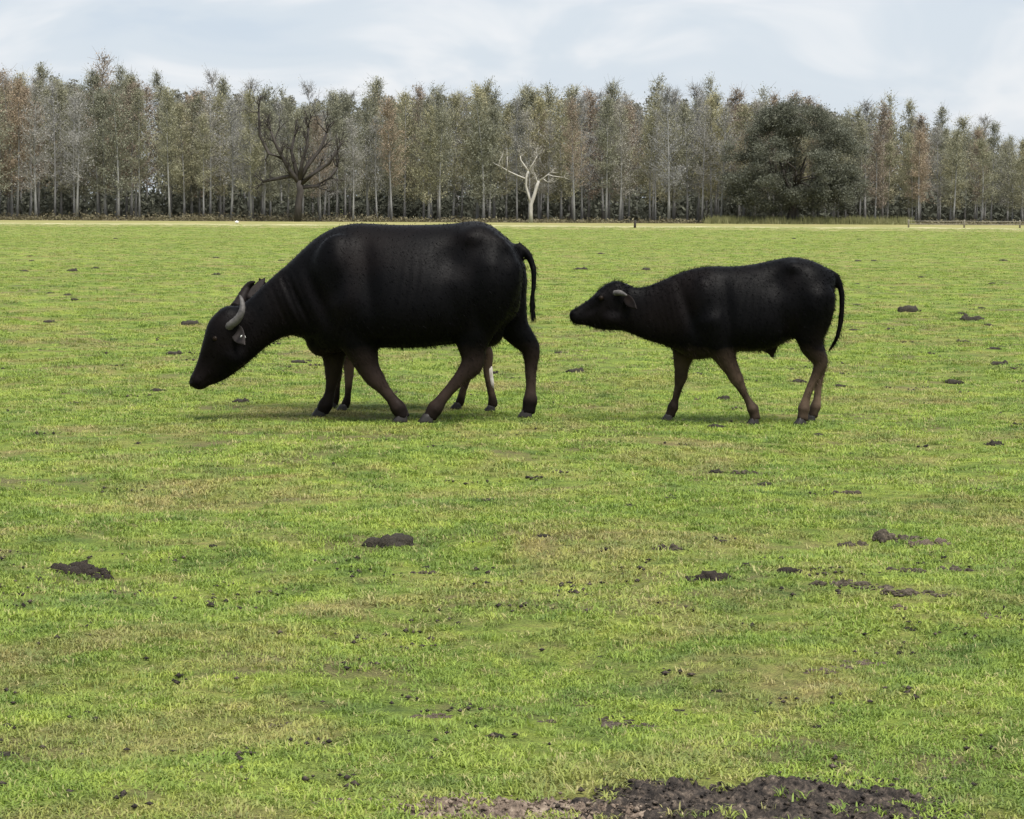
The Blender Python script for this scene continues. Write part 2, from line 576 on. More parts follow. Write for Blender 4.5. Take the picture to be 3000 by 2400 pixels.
# the depth of the wood, one mass
gm = Geo()
tv = []
for k in range(400):
    x = random.uniform(-95, 95)
    y = edge_y(x) + random.uniform(32, 66)
    px = 1500 + x / y * FPX
    top = P(px, tree_line_height(px) + 18 + random.uniform(0, 46), y).z
    H = top
    gm.tube([(x, y, 0), (x + random.gauss(0, .2), y, H * 0.5), (x + random.gauss(0, .3), y, H)], [0.18, 0.12, 0.03], 4, False)
    m = 780
    zz = rng.uniform(0.18, 1.0, m) ** 0.9
    rr = 2.3 * np.sin(np.pi * np.clip(0.15 + zz * 0.8, 0, 1)) * rng.uniform(0, 1, m) ** 0.5
    an = rng.uniform(0, 6.28, m)
    gm.flakes(np.stack([x + rr * np.cos(an), y + rr * np.sin(an), zz * H], 1), 0.17, rng)
wood = obj('deep_wood', gm.mesh('deep_wood'), m_leaf['wood'])
tag(wood, 'dark mass of trees deep inside the wood behind the tree line', 'wood', kind='stuff')
# low thicket among the trunks, inside the wood
gm = Geo()
C = []
for k in range(1000):
    x = random.uniform(-95, 95)
    y = edge_y(x) + random.uniform(14, 64)
    h = random.uniform(2.0, 5.0)
    m = 120
    p = rng.normal(0, 1, (m, 3)) * np.array([1.1, 0.9, h * 0.32]) + np.array([x, y, h * 0.45])
    p[:, 2] = np.abs(p[:, 2])
    C.append(p)
gm.flakes(np.concatenate(C), 0.30, rng)
tag(obj('thicket', gm.mesh('thicket'), m_leaf['thicket']), 'dark shrubby thicket between the trunks inside the wood', 'thicket', kind='stuff')
# scrub along the wood's edge
gm = Geo()
C = []
for k in range(900):
    x = random.uniform(-85, 85)
    px = 1500 + x / 223 * FPX
    y = edge_y(x) + random.uniform(-1.5, 3.5)
    h = random.uniform(0.25, 0.75) * (1.15 if px < 1100 else 0.75)
    if 2050 < px < 2620:
        continue
    m = 34
    p = rng.normal(0, 1, (m, 3)) * np.array([0.5, 0.35, h * 0.35]) + np.array([x, y, h * 0.4])
    p[:, 2] = np.abs(p[:, 2])
    C.append(p)
gm.flakes(np.concatenate(C), 0.10, rng, stretch=1.3)
tag(obj('undergrowth', gm.mesh('undergrowth'), m_leaf['under']), 'low brown undergrowth along the edge of the wood', 'undergrowth', kind='stuff')
# greener reedy growth under the big oak
gm = Geo()
C = []
for k in range(420):
    px = random.uniform(2080, 2660)
    g = G(px, 645 + 15 * px / IMW)
    y = g.y + random.uniform(-3.0, 1.5)
    x = g.x * y / g.y
    h = random.uniform(0.3, 0.95)
    m = 26
    base = np.array([x, y, 0]) + np.concatenate([rng.normal(0, 0.35, (m, 2)), np.zeros((m, 1))], 1)
    tip = base + np.stack([rng.normal(0, .12, m), rng.normal(0, .12, m), h * rng.uniform(.5, 1.1, m)], 1)
    wv = np.array([0.035, 0, 0])
    gm.add(np.stack([base - wv, base + wv, tip], 1).reshape(-1, 3), t=np.arange(m * 3).reshape(m, 3))
tag(obj('reeds', gm.mesh('reeds'), m_leaf['reed']), 'pale green reedy growth at the foot of the big oak', 'reeds', kind='stuff')

# ------------------------------------------------------------------ single trees
def limb(g, pts, r0, r1, seg=6):
    n = len(pts)
    g.tube(pts, [r0 + (r1 - r0) * (i / (n - 1)) ** 0.8 for i in range(n)], seg, True)
def grow(g, p, d, L, r, depth, rg, tw):
    """a branching limb"""
    n = 4
    pts = [p]
    q = p.copy()
    dd = d.copy()
    for i in range(n):
        dd = dd + rg.normal(0, 0.16, 3) + np.array([0, 0, 0.07])
        dd /= np.linalg.norm(dd)
        q = q + dd * L / n
        pts.append(q.copy())
    limb(g, pts, r, r * 0.55, 6 if depth > 2 else 4)
    if depth == 0:
        tw.append(q)
        return
    for k in range(3 if depth > 1 else 4):
        i = rg.integers(2, n + 1)
        nd = dd + rg.normal(0, 0.55, 3)
        nd /= np.linalg.norm(nd)
        grow(g, pts[i], nd, L * rg.uniform(0.55, 0.8), r * 0.52, depth - 1, rg, tw)

# bare dark spreading tree
YB = edge_y(P(880, 640, 222).x) - 3.0
def BL(px, py, dy=0.0):
    p = P(px, py, YB)
    return np.array([p.x, p.y + dy, max(p.z, -0.05)])
base = BL(872, 652); base[2] = -0.05
root = empty('bare_tree', base)
tag(root, 'large bare dark tree with spreading crooked limbs before the wood', 'tree')
g, tw = Geo(), []
rg = np.random.default_rng(5)
rel = lambda px, py, dy=0.0: BL(px, py, dy) - base
trunk = Geo()
limb(trunk, [rel(872, 656), rel(874, 600), rel(880, 560), rel(876, 530)], 0.38, 0.30, 9)
obj('trunk', trunk.mesh('trunk', True), m_bark_dark, root)
mains = [
    [(876, 535, 0), (855, 515, 0.1), (815, 523, 0.3), (770, 532, .5)],
    [(876, 535, 0), (850, 500, -.2), (830, 465, -.4), (808, 420, -.6), (795, 385, -.7)],
    [(876, 530, 0), (862, 480, .2), (852, 440, .3), (862, 400, .4)],
    [(878, 528, 0), (885, 480, -.3), (900, 430, -.5), (905, 375, -.5)],
    [(878, 528, 0), (900, 485, .3), (935, 440, .6), (955, 390, .8)],
    [(880, 540, 0), (930, 500, -.2), (965, 480, -.5), (990, 440, -.8)],
    [(830, 465, -.4), (790, 450, -.9), (765, 400, -1.2), (762, 330, -1.3)],
    [(875, 550, 0), (925, 545, .6), (965, 520, 1.2), (985, 490, 1.6)],
]
for k, ml in enumerate(mains):
    pts = [rel(*p) for p in ml]
    bg_ = Geo()
    limb(bg_, pts, 0.28 if k < 6 else 0.19, 0.12)
    tw2 = []
    for i in range(1, len(pts)):
        for _ in range(2 if i < len(pts) - 1 else 4):
            d = pts[i] - pts[i - 1]
            d = d / np.linalg.norm(d) + rg.normal(0, 0.5, 3)
            d /= np.linalg.norm(d)
            grow(bg_, pts[i], d, rg.uniform(0.7, 1.35), 0.075, 2, rg, tw2)
    obj('limb', bg_.mesh('limb', True), m_bark_dark, root)

# dead bleached tree
YB = edge_y(P(1560, 640, 222).x) - 2.5
base = BL(1553, 654); base[2] = -0.05
root = empty('dead_tree', base)
tag(root, 'small bleached white dead tree with broken forked branches', 'tree')
trunk = Geo()
limb(trunk, [rel(1556, 656), rel(1555, 620), rel(1556, 598), rel(1566, 570), rel(1572, 548), rel(1578, 530)], 0.21, 0.15, 8)
obj('trunk', trunk.mesh('trunk', True), m_bark_dead, root)
for ml, r0, r1 in [
    ([(1556, 600, 0), (1548, 570, .1), (1541, 545, .1), (1542, 520, 0), (1548, 500, 0)], .14, .11),
    ([(1548, 502, 0), (1536, 484, .1), (1526, 470, .1), (1524, 457, .1)], .11, .05),
    ([(1548, 502, 0), (1560, 482, -.1), (1568, 468, -.1), (1574, 456, -.1)], .10, .035),
    ([(1543, 525, 0), (1518, 515, .2), (1492, 503, .3), (1470, 490, .4), (1450, 480, .5)], .09, .028),
    ([(1488, 500, .3), (1486, 478, .3), (1486, 458, .3)], .06, .03),
    ([(1470, 491, .4), (1462, 476, .4), (1466, 466, .4)], .04, .02),
    ([(1575, 540, 0), (1570, 520, -.1), (1566, 508, -.1)], .10, .04),
    ([(1578, 532, 0), (1592, 522, -.2), (1606, 512, -.3), (1622, 517, -.3), (1650, 520, -.3)], .09, .03),
    ([(1592, 524, -.2), (1604, 534, -.3), (1618, 534, -.3)], .05, .02),
    ([(1598, 516, -.2), (1612, 506, -.2), (1634, 505, -.2)], .05, .02)]:
    bg_ = Geo()
    pl = [rel(*p) for p in ml]
    limb(bg_, pl, r0, r1, 6)
    for _ in range(3):
        d_ = pl[-1] - pl[-2]
        d_ = d_ / np.linalg.norm(d_) + rg.normal(0, 0.5, 3)
        grow(bg_, pl[-1 if rg.uniform() < .6 else -2], d_ / np.linalg.norm(d_), rg.uniform(0.3, 0.7), 0.026, 1, rg, [])
    obj('limb', bg_.mesh('limb', True), m_bark_dead, root)

# big evergreen oak, dome crown
YB = edge_y(P(2330, 640, 222).x) - 1.0
base = BL(2322, 654); base[2] = -0.05
root = empty('oak_tree', base)
tag(root, 'broad dark evergreen oak with dense domed crown before the wood', 'tree')
trunk = Geo()
limb(trunk, [rel(2322, 660), rel(2320, 630), rel(2324, 600), rel(2318, 560)], 0.5, 0.34, 9)
for k in range(9):
    a = k * 0.7
    p0 = rel(2320, 590 - 4 * k)
    d = np.array([math.cos(a), math.sin(a), 0.75]); d /= np.linalg.norm(d)
    grow(trunk, p0, d, 3.0, 0.2, 1, np.random.default_rng(k), [])
obj('trunk', trunk.mesh('trunk', True), m_bark_dark, root)
cl = Geo()
rg = np.random.default_rng(11)
lobes = [(2330, 470, 160, 150), (2260, 400, 90, 80), (2330, 350, 85, 55), (2400, 390, 85, 75), (2190, 490, 75, 90),
         (2460, 470, 75, 95), (2240, 560, 100, 62), (2420, 560, 100, 60), (2340, 560, 110, 55), (2290, 345, 60, 48), (2170, 560, 50, 50), (2490, 540, 50, 50)]
C = []
for (px, py, rx, rz) in lobes:
    c_ = rel(px, py)
    sx = rx * YB / FPX
    sz = rz * YB / FPX
    ncl = int(16 + rx * rz / 520)
    for k in range(ncl):
        d = rg.normal(size=3)
        d /= np.linalg.norm(d)
        rr = rg.uniform(0.55, 1.02)
        q = c_ + d * rr * np.array([sx, sx * 0.95, sz])
        m = 330
        C.append(q + rg.normal(0, 1, (m, 3)) * np.array([0.42, 0.42, 0.27]))
C = np.concatenate(C)
C = C[C[:, 2] > 0.9]
cl.flakes(C, 0.085, rg)
obj('crown', cl.mesh('crown'), m_leaf['oak'], root)

# low post and rail fence at the edge of the wood
fx = [2662, 2825, 2988, 3150]
YF = G(2825, 668).y
fr0 = P(2662, 650, YF)
root = empty('fence', (fr0.x, YF, 0))
tag(root, 'low weathered post and rail fence beside the sandy track', 'fence')
pm = Geo()
pm.tube([(0, 0, -0.05), (0, 0, 0.62), (0, 0, 0.66)], [0.075, 0.07, 0.04], 7)
pme = pm.mesh('post', True)
pme.materials.append(m_post)
xs = [P(px, 650, YF).x - fr0.x for px in fx]
for x in xs:
    o = obj('post', pme, None, root)
    o.location = (x, 0, 0)
for z in (0.30, 0.54):
    for a, b2 in zip(xs[:-1], xs[1:]):
        gg = Geo()
        gg.tube([(a + 0.05, -0.09, z), ((a + b2) / 2, -0.09, z - 0.02), (b2 - 0.05, -0.09, z)], [0.028] * 3, 5)
        obj('rail', gg.mesh('rail', True), m_post, root)
# dark stump-like post, white stone
gp = G(1860, 668)
gg = Geo()
gg.tube([(0, 0, -0.03), (0.01, 0, 0.3), (0.02, 0, 0.52), (0.02, 0, 0.56)], [0.10, 0.085, 0.08, 0.04], 8)
o = tag(obj('wooden_post', gg.mesh('wooden_post', True), m_bark_dark), 'short dark wooden post beside the sandy track', 'post')
o.location = (gp.x, gp.y, 0.008)
m_white, t, b = new_mat('white_stone', 0.8, 0.2)
tco = N(t, 'ShaderNodeTexCoord')
n_ = noise(t, 6, 4, 0.6, tco.outputs['Object'])
r_ = ramp(t, n_.outputs['Fac'], [(0.3, (0.62, 0.62, 0.58)), (0.7, (0.82, 0.82, 0.8))])
t.links.new(r_.outputs[0], b.inputs['Base Color'])
bm = bmesh.new()
bmesh.ops.create_icosphere(bm, subdivisions=2, radius=0.16)
for v_ in bm.verts:
    v_.co *= 1 + 0.25 * math.sin(v_.co.x * 31 + 2) * math.sin(v_.co.y * 27 + 1)
    v_.co.z *= 0.75
me = bpy.data.meshes.new('white_stone')
bm.to_mesh(me); bm.free()
gp = G(694, 655)
o = tag(obj('white_stone', me, m_white, smooth=True), 'small white stone on the pale strip beside the wood', 'stone')
o.location = (gp.x, gp.y, 0.11)

# ------------------------------------------------------------------ dung and churned soil
def lump(g, c, r, rg, sub):
    bm = bmesh.new()
    bmesh.ops.create_icosphere(bm, subdivisions=sub, radius=1.0)
    ph = rg.uniform(0, 6.28, 6)
    fr = rg.uniform(1.5, 4.5, 6)
    V = np.array([v_.co[:] for v_ in bm.verts])
    T = np.array([[v_.index for v_ in f_.verts] for f_ in bm.faces])
    bm.free()
    d = 1 + 0.20 * np.sin(fr[0] * V[:, 0] + ph[0]) * np.sin(fr[1] * V[:, 1] + ph[1]) + 0.16 * np.sin(fr[2] * V[:, 2] + fr[3] * V[:, 0] + ph[2]) + rg.normal(0, 0.07, len(V))
    V = V * d[:, None] * np.asarray(r) + np.asarray(c)
    g.add(V, t=T)
def blob_mesh(seed, kind):
    """a low heap of merged lumps with a ragged outline and loose clods"""
    rg = np.random.default_rng(seed)
    g = Geo()
    if kind == 'pat':
        lump(g, (0, 0, 0.02), (0.72, 0.62, 0.20), rg, 2)
        for k in range(4):
            a = rg.uniform(0, 6.28)
            lump(g, (0.55 * math.cos(a), 0.5 * math.sin(a), 0.03), (rg.uniform(.25, .45), rg.uniform(.2, .4), rg.uniform(.12, .24)), rg, 2)
        n, rr, s0, s1 = 6, 1.05, 0.05, 0.12
    elif kind == 'heap':
        for k in range(9):
            a = rg.uniform(0, 6.28)
            d = 0.75 * rg.uniform() ** 0.6
            q = rg.uniform(0.24, 0.46)
            lump(g, (d * math.cos(a), d * math.sin(a), 0.16 * (1 - d)), (q, q * rg.uniform(.7, 1), q * rg.uniform(.5, .95)), rg, 2)
        n, rr, s0, s1 = 34, 1.25, 0.04, 0.14
    else:
        x = -0.9
        while x < 0.95:
            q = rg.uniform(0.06, 0.20) * rg.choice([0.7, 1, 1.3])
            lump(g, (x, rg.normal(0, 0.48), 0.03), (q * 1.3, q, q * rg.uniform(.45, 1.0)), rg, 2)
            x += rg.uniform(0.05, 0.24)
        n, rr, s0, s1 = 40, 1.2, 0.03, 0.10
    for k in range(n):
        a = rg.uniform(0, 6.28)
        d = rr * math.sqrt(rg.uniform(0.05, 1))
        q = rg.uniform(s0, s1)
        lump(g, (d * math.cos(a), 0.8 * d * math.sin(a), q * 0.4), (q * 1.2, q, q * 0.8), rg, 1)
    return g.mesh('blob', kind == 'pat')
pats = [blob_mesh(200 + i, 'pat') for i in range(5)]
heaps = [blob_mesh(300 + i, 'heap') for i in range(5)]
churns = [blob_mesh(400 + i, 'churn') for i in range(4)]
BLOBS = []     # (x, y, r) for keeping grass away
def blob(px, py, wpx, me, mat, name, label, cat, group=None, asp=None, zs=1.0):
    g = G(px, py)
    r = wpx * 0.5 * g.y / FPX
    o = obj(name, me, None)
    if len(me.materials) == 0:
        me.materials.append(mat)
    o.material_slots[0].link = 'OBJECT'
    o.material_slots[0].material = mat
    o.location = (g.x, g.y, float(gz(g.x, g.y)) - 0.002)
    asp = asp or random.uniform(0.7, 1.0)
    o.rotation_euler = (0, 0, random.uniform(-0.35, 0.35) + random.choice([0, math.pi]))
    r *= 1.25
    hz_ = r * zs * (1.35 if g.y > 9 else 0.8)
    o.scale = (r, r * asp, hz_)
    tag(o, label, cat, group)
    BLOBS.append((g.x, g.y, r))
    return o
far_pats = [(148, 863, 28), (199, 868, 26), (220, 883, 22), (83, 893, 14), (155, 909, 14), (144, 940, 42), (334, 979, 32), (329, 997, 24),
    (348, 948, 12), (116, 1037, 14), (508, 1041, 50), (464, 1152, 46), (705, 1178, 46), (557, 957, 62), (524, 852, 12), (633, 756, 20),
    (633, 805, 24), (825, 764, 20), (726, 788, 10), (872, 1060, 50), (904, 1045, 26), (86, 751, 18), (93, 765, 18), (70, 795, 26),
    (213, 795, 34), (278, 788, 24), (339, 700, 16), (5, 1092, 20),
    (2511, 832, 18), (2544, 843, 18), (2617, 845, 22), (2511, 893, 24), (2661, 917, 70), (2615, 893, 20), (2503, 966, 32), (2608, 966, 30),
    (2551, 1032, 12), (2586, 1069, 22), (2454, 1094, 30), (2500, 1092, 16), (2459, 1133, 38), (2600, 1133, 22), (2714, 1131, 26), (2789, 1094, 14),
    (2793, 1114, 56), (2789, 1131, 26), (2921, 1127, 22), (2923, 1149, 20), (2925, 1069, 58), (2912, 1036, 40), (2934, 1013, 26), (2820, 1003, 38),
    (2851, 941, 70), (2895, 958, 28), (2815, 925, 28), (2877, 901, 24), (2908, 834, 26), (2703, 813, 24), (2511, 766, 24), (2560, 766, 20),
    (2941, 765, 24), (2516, 702, 12), (2325, 700, 12), (2042, 1106, 34), (2340, 1122, 44), (1688, 1096, 60), (1480, 1105, 30), (1645, 1038, 46),
    (1890, 792, 30), (1700, 790, 40), (1610, 885, 12), (1760, 745, 20)]
own = {(508, 1041): 'dark dung pat in front of the grazing cow\'s face', (872, 1060): 'dark dung pat below the grazing cow\'s neck',
       (904, 1045): 'small dung pat behind a larger one below the cow\'s neck', (557, 957): 'long thin dung pat level with the cow\'s forehead',
       (464, 1152): 'greenish flattened dung pat before the cow\'s muzzle', (705, 1178): 'flat dung pat below the cow\'s jaw',
       (2042, 1106): 'dark dung pat between the raised-head calf\'s front legs', (2340, 1122): 'dark dung pat beside the calf\'s hind leg',
       (1688, 1096): 'broad dung pat between the cow\'s tail and the calf', (1645, 1038): 'dung pat below the raised-head calf\'s muzzle',
       (1480, 1105): 'dung pat seen between the cow\'s hind legs', (825, 764): 'dung pat just above the cow\'s neck'}
def pat_label(px, py, wd):
    if (px, py) in own:
        return own[(px, py)], 'dung', None
    d = G(px, py).y
    size = 'broad' if wd * d / FPX > 0.17 else 'small'
    where = 'just behind the buffaloes' if d < 24 else ('well beyond the buffaloes' if d < 45 else 'far out towards the sandy track')
    lab = size + ' dark dung pat in short grass ' + where
    return lab, 'dung', size + ' dung pats ' + where
for i, (px, py, wd) in enumerate(far_pats):
    blob(px, py, wd, random.choice(pats), m_dung, 'dung_pat', *pat_label(px, py, wd), zs=random.uniform(0.8, 1.3))
near_pats = [(1592, 1577, 34), (1847, 1498, 26), (1249, 1641, 22), (1316, 1902, 14), (1760, 1902, 28), (1563, 1945, 28), (1371, 2047, 36), (1371, 2116, 22),
    (1447, 2154, 50), (191, 1997, 22), (174, 1887, 14), (580, 2276, 30), (742, 1939, 26), (386, 1641, 28), (623, 1603, 20), (2679, 2015, 34), (2400, 2116, 36),
    (2528, 2186, 42), (2632, 2305, 40), (2742, 2316, 26), (2719, 2276, 44), (2186, 1673, 30), (2101, 1997, 40), (2238, 1412, 46), (2101, 1381, 32),
    (2912, 1303, 38), (2494, 1325, 14), (2397, 1276, 36), (2877, 1213, 16), (2100, 1254, 56), (856, 1308, 20), (2592, 1916, 30), (1986, 2041, 46),
    (1911, 2021, 18), (2800, 1841, 26), (2121, 1171, 30), (1264, 2218, 30), (107, 1693, 30), (403, 1292, 18), (1638, 2166, 18), (2667, 1841, 34), (2563, 1844, 30), (2226, 2055, 40)]
def near_label(px, py, wd):
    g_ = G(px, py)
    d = g_.y
    size = 'larger' if wd * d / FPX > 0.035 else 'tiny'
    where = 'beside the churned soil mound' if d < 7.2 else ('between the soil heaps and churned mound' if d < 9.5 else ('on the near side of the soil heaps' if d < 11 else 'near the buffaloes\' feet'))
    lab = size + ' dark dung lump in grass ' + where
    return lab, 'dung', size + ' dung lumps ' + where
for i, (px, py, wd) in enumerate(near_pats):
    blob(px, py, wd, random.choice(pats + heaps), m_dung, 'dung_pat', *near_label(px, py, wd), zs=1.1)
heap_list = [
    (2560, 1745, 90, 'churn', m_greysoil, 'thin scatter of clods between two turned strips'),
    (2500, 1592, 70, 'churn', m_greysoil, 'faint thread of dark clods leading to turned earth'),
    (2460, 1936, 70, 'churn', m_drysoil, 'pale crumbs joining two crumbled earth clods'),
    (1880, 2092, 80, 'churn', m_greysoil, 'trailing grey clods at the end of a wide scatter'),
    (2180, 1385, 56, 'churn', m_greysoil, 'low brown scuffed earth between two small dung lumps'),
    (2480, 1448, 64, 'churn', m_greysoil, 'long faint scuff of grey earth in clear grass'),
    (1240, 1655, 60, 'churn', m_greysoil, 'faint dark scuff of earth below the smooth dung mound'),
    (1960, 1618, 70, 'churn', m_greysoil, 'greenish tufted earth lump in bright grass'),
    (1145, 1578, 118, 'heap', m_dung, 'smooth grey brown dung mound alone in clear green grass'),
    (228, 1662, 128, 'heap', m_soil, 'crumbly dark soil heap with a smaller lump on its right'),
    (290, 1672, 60, 'heap', m_soil, 'small dark soil lump touching a larger crumbly heap'),
    (17, 2226, 60, 'heap', m_dung, 'dark dung lump with rounded top at the pasture side'),
    (2087, 1708, 104, 'heap', m_soil, 'dark crumbly soil heap of two lumps in bright grass'),
    (2316, 1704, 62, 'heap', m_soil, 'rounded dark soil lump beside scattered turned earth'),
    (2725, 1606, 96, 'churn', m_drysoil, 'flat pinkish brown slab of turned earth behind weedy tufts'),
    (2638, 1586, 120, 'churn', m_greysoil, 'ragged turned earth with green tufts beside a pinkish slab'),
    (2464, 1733, 130, 'churn', m_greysoil, 'broken line of low dark clods between soil heaps'),
    (2655, 1690, 90, 'churn', m_greysoil, 'thin dark clods half sunk in the grass'),
    (2795, 1683, 80, 'churn', m_greysoil, 'low grey green earth hump overgrown by grass'),
    (2660, 1768, 120, 'churn', m_greysoil, 'long dark strip of turned clods above pinkish clod'),
    (2765, 1775, 70, 'churn', m_greysoil, 'dark trailing clods at the end of a turned strip'),
    (2650, 1800, 62, 'churn', m_drysoil, 'small pinkish earth clod below a dark turned strip'),
    (2916, 1818, 64, 'churn', m_drysoil, 'separate flat brown clod with dark edge in the grass'),
    (2400, 1950, 84, 'churn', m_drysoil, 'greyish crumbled earth clod beside pinkish turned earth'),
    (2534, 1920, 104, 'churn', m_drysoil, 'pinkish turned earth with a black lump at its end'),
    (1267, 2094, 90, 'churn', m_drysoil, 'pinkish grey crumbled earth in deep green grass'),
    (1771, 2080, 130, 'churn', m_greysoil, 'wide shallow scatter of grey clods in the grass'),
    (1592, 2094, 56, 'churn', m_greysoil, 'small grey crumbled clod beside a wide clod scatter'),
    (644, 2205, 74, 'churn', m_greysoil, 'dark crumbled earth with pale fleck in yellow green grass'),
    (951, 2352, 90, 'churn', m_drysoil, 'pale grey crumbled earth in lush grass'),
    (824, 2104, 74, 'churn', m_greysoil, 'thin grey crumbs of earth in bluish green grass'),
    (2012, 2050, 60, 'churn', m_greysoil, 'grey earth crumbs beside a dark dung lump'),
]
for (px, py, wd, k, mt, lab) in heap_list:
    me = random.choice(heaps if k == 'heap' else churns)
    blob(px, py, wd, me, mt, 'soil_heap' if mt is not m_dung else 'dung_mound', lab, 'soil' if mt is not m_dung else 'dung', None, None, 0.75 if k == 'heap' else 1.15)

# the large patch of turned soil
def patch_mesh(cx, cy, w_, d_, humps, seed, amp):
    rg = np.random.default_rng(seed)
    n, m = 110, 64
    xs_ = np.linspace(-1, 1, n)
    ys_ = np.linspace(-1, 1, m)
    X, Y = np.meshgrid(xs_, ys_)
    H = np.zeros_like(X)
    for (hx, hy, sx, sy, hh) in humps:
        H += hh * np.exp(-((X - hx) / sx) ** 2 - ((Y - hy) / sy) ** 2)
    nz = np.zeros_like(X)
    for k in range(26):
        f = rg.uniform(6, 34)
        a = rg.uniform(0, 6.28)
        nz += np.sin(f * (X * w_ / d_ * math.cos(a) + Y * math.sin(a)) + rg.uniform(0, 6.28)) / (f ** 0.55)
    nz = nz / np.abs(nz).max()
    H = H * (1 + 0.25 * nz) + amp * nz * np.minimum(1, H / 0.02) + rg.normal(0, 0.0055, X.shape)
    edge = 0.018
    Z = H - edge
    V = np.stack([X.ravel() * w_, Y.ravel() * d_, Z.ravel()], 1)
    idx = np.arange(n * m).reshape(m, n)
    q = np.stack([idx[:-1, :-1], idx[:-1, 1:], idx[1:, 1:], idx[1:, :-1]], -1).reshape(-1, 4)
    keep = (Z.ravel()[q] > -0.014).any(1)
    q = q[keep]
    # loose clods on top
    g = Geo()
    used = np.unique(q)
    remap = -np.ones(n * m, int)
    remap[used] = np.arange(len(used))
    g.add(V[used], remap[q])
    oc = np.array([(1, 0, 0), (-1, 0, 0), (0, 1, 0), (0, -1, 0), (0, 0, 1), (0, 0, -1)], float)
    of = [(0, 2, 4), (2, 1, 4), (1, 3, 4), (3, 0, 4), (2, 0, 5), (1, 2, 5), (3, 1, 5), (0, 3, 5)]
    top = V[used]
    for k in rg.choice(len(used), 2200):
        s = rg.uniform(0.0015, 0.0045) * rg.choice([1, 1, 1, 1.6])
        lump(g, top[k] + rg.normal(0, 0.02, 3) * np.array([1, 1, 0]) + np.array([0, 0, s * 0.2]), (s * 1.3, s * 1.1, s * 0.9), rg, 1)
    return g.mesh('turned_soil')
gp = G(2135, 2366)
PATCH = (gp.x, gp.y)
me = patch_mesh(gp.x, gp.y, 0.60, 0.36, [(-0.28, 0.25, 0.22, 0.36, 0.042), (0.24, 0.32, 0.24, 0.36, 0.046), (0.62, 0.05, 0.25, 0.4, 0.028), (0.0, -0.35, 0.7, 0.45, 0.030), (-0.6, -0.1, 0.25, 0.35, 0.026)], 3, 0.017)
o = obj('soil_patch', me, m_soil)
o.location = (gp.x, gp.y, float(gz(gp.x, gp.y)))
tag(o, 'large mound of dark churned soil with crumbly clods in the grass', 'soil')
gp2 = G(1530, 2392)
me = patch_mesh(gp2.x, gp2.y, 0.42, 0.17, [(0.0, 0.1, 0.5, 0.5, 0.030), (0.5, 0.0, 0.3, 0.4, 0.026), (-0.5, 0.1, 0.3, 0.4, 0.024)], 8, 0.008)
o = obj('soil_patch', me, m_drysoil)
o.location = (gp2.x, gp2.y, float(gz(gp2.x, gp2.y)))
tag(o, 'pale dry crumbled soil beside the large dark churned mound', 'soil')

# loose crumbs of earth and dung trodden into the sward
g = Geo()
rgc = np.random.default_rng(77)
oc = np.array([(1, 0, 0), (-1, 0, 0), (0, 1, 0), (0, -1, 0), (0, 0, 1), (0, 0, -1)], float)
of = [(0, 2, 4), (2, 1, 4), (1, 3, 4), (3, 0, 4), (2, 0, 5), (1, 2, 5), (3, 1, 5), (0, 3, 5)]
for k in range(240):
    y = math.sqrt(rgc.uniform(5.2 ** 2, 26 ** 2))
    if rgc.uniform() < 0.4:
        y = rgc.uniform(5.4, 10)
    x = rgc.uniform(-1, 1) * (0.24 * y + 0.4)
    for j in range(rgc.integers(1, 8)):
        s_ = rgc.uniform(0.003, 0.0075) * (1 + 0.04 * y)
        px_, py_ = x + rgc.normal(0, 0.05), y + rgc.normal(0, 0.06)
        g.add(oc * s_ * rgc.uniform(0.6, 1.5, (6, 3)) * np.array([1.3, 1.1, 0.8]) + np.array([px_, py_, float(gz(px_, py_)) + 0.008]), t=of)
tag(obj('earth_crumbs', g.mesh('earth_crumbs'), m_soil), 'dark crumbs of earth scattered through the pasture grass', 'earth', kind='stuff')

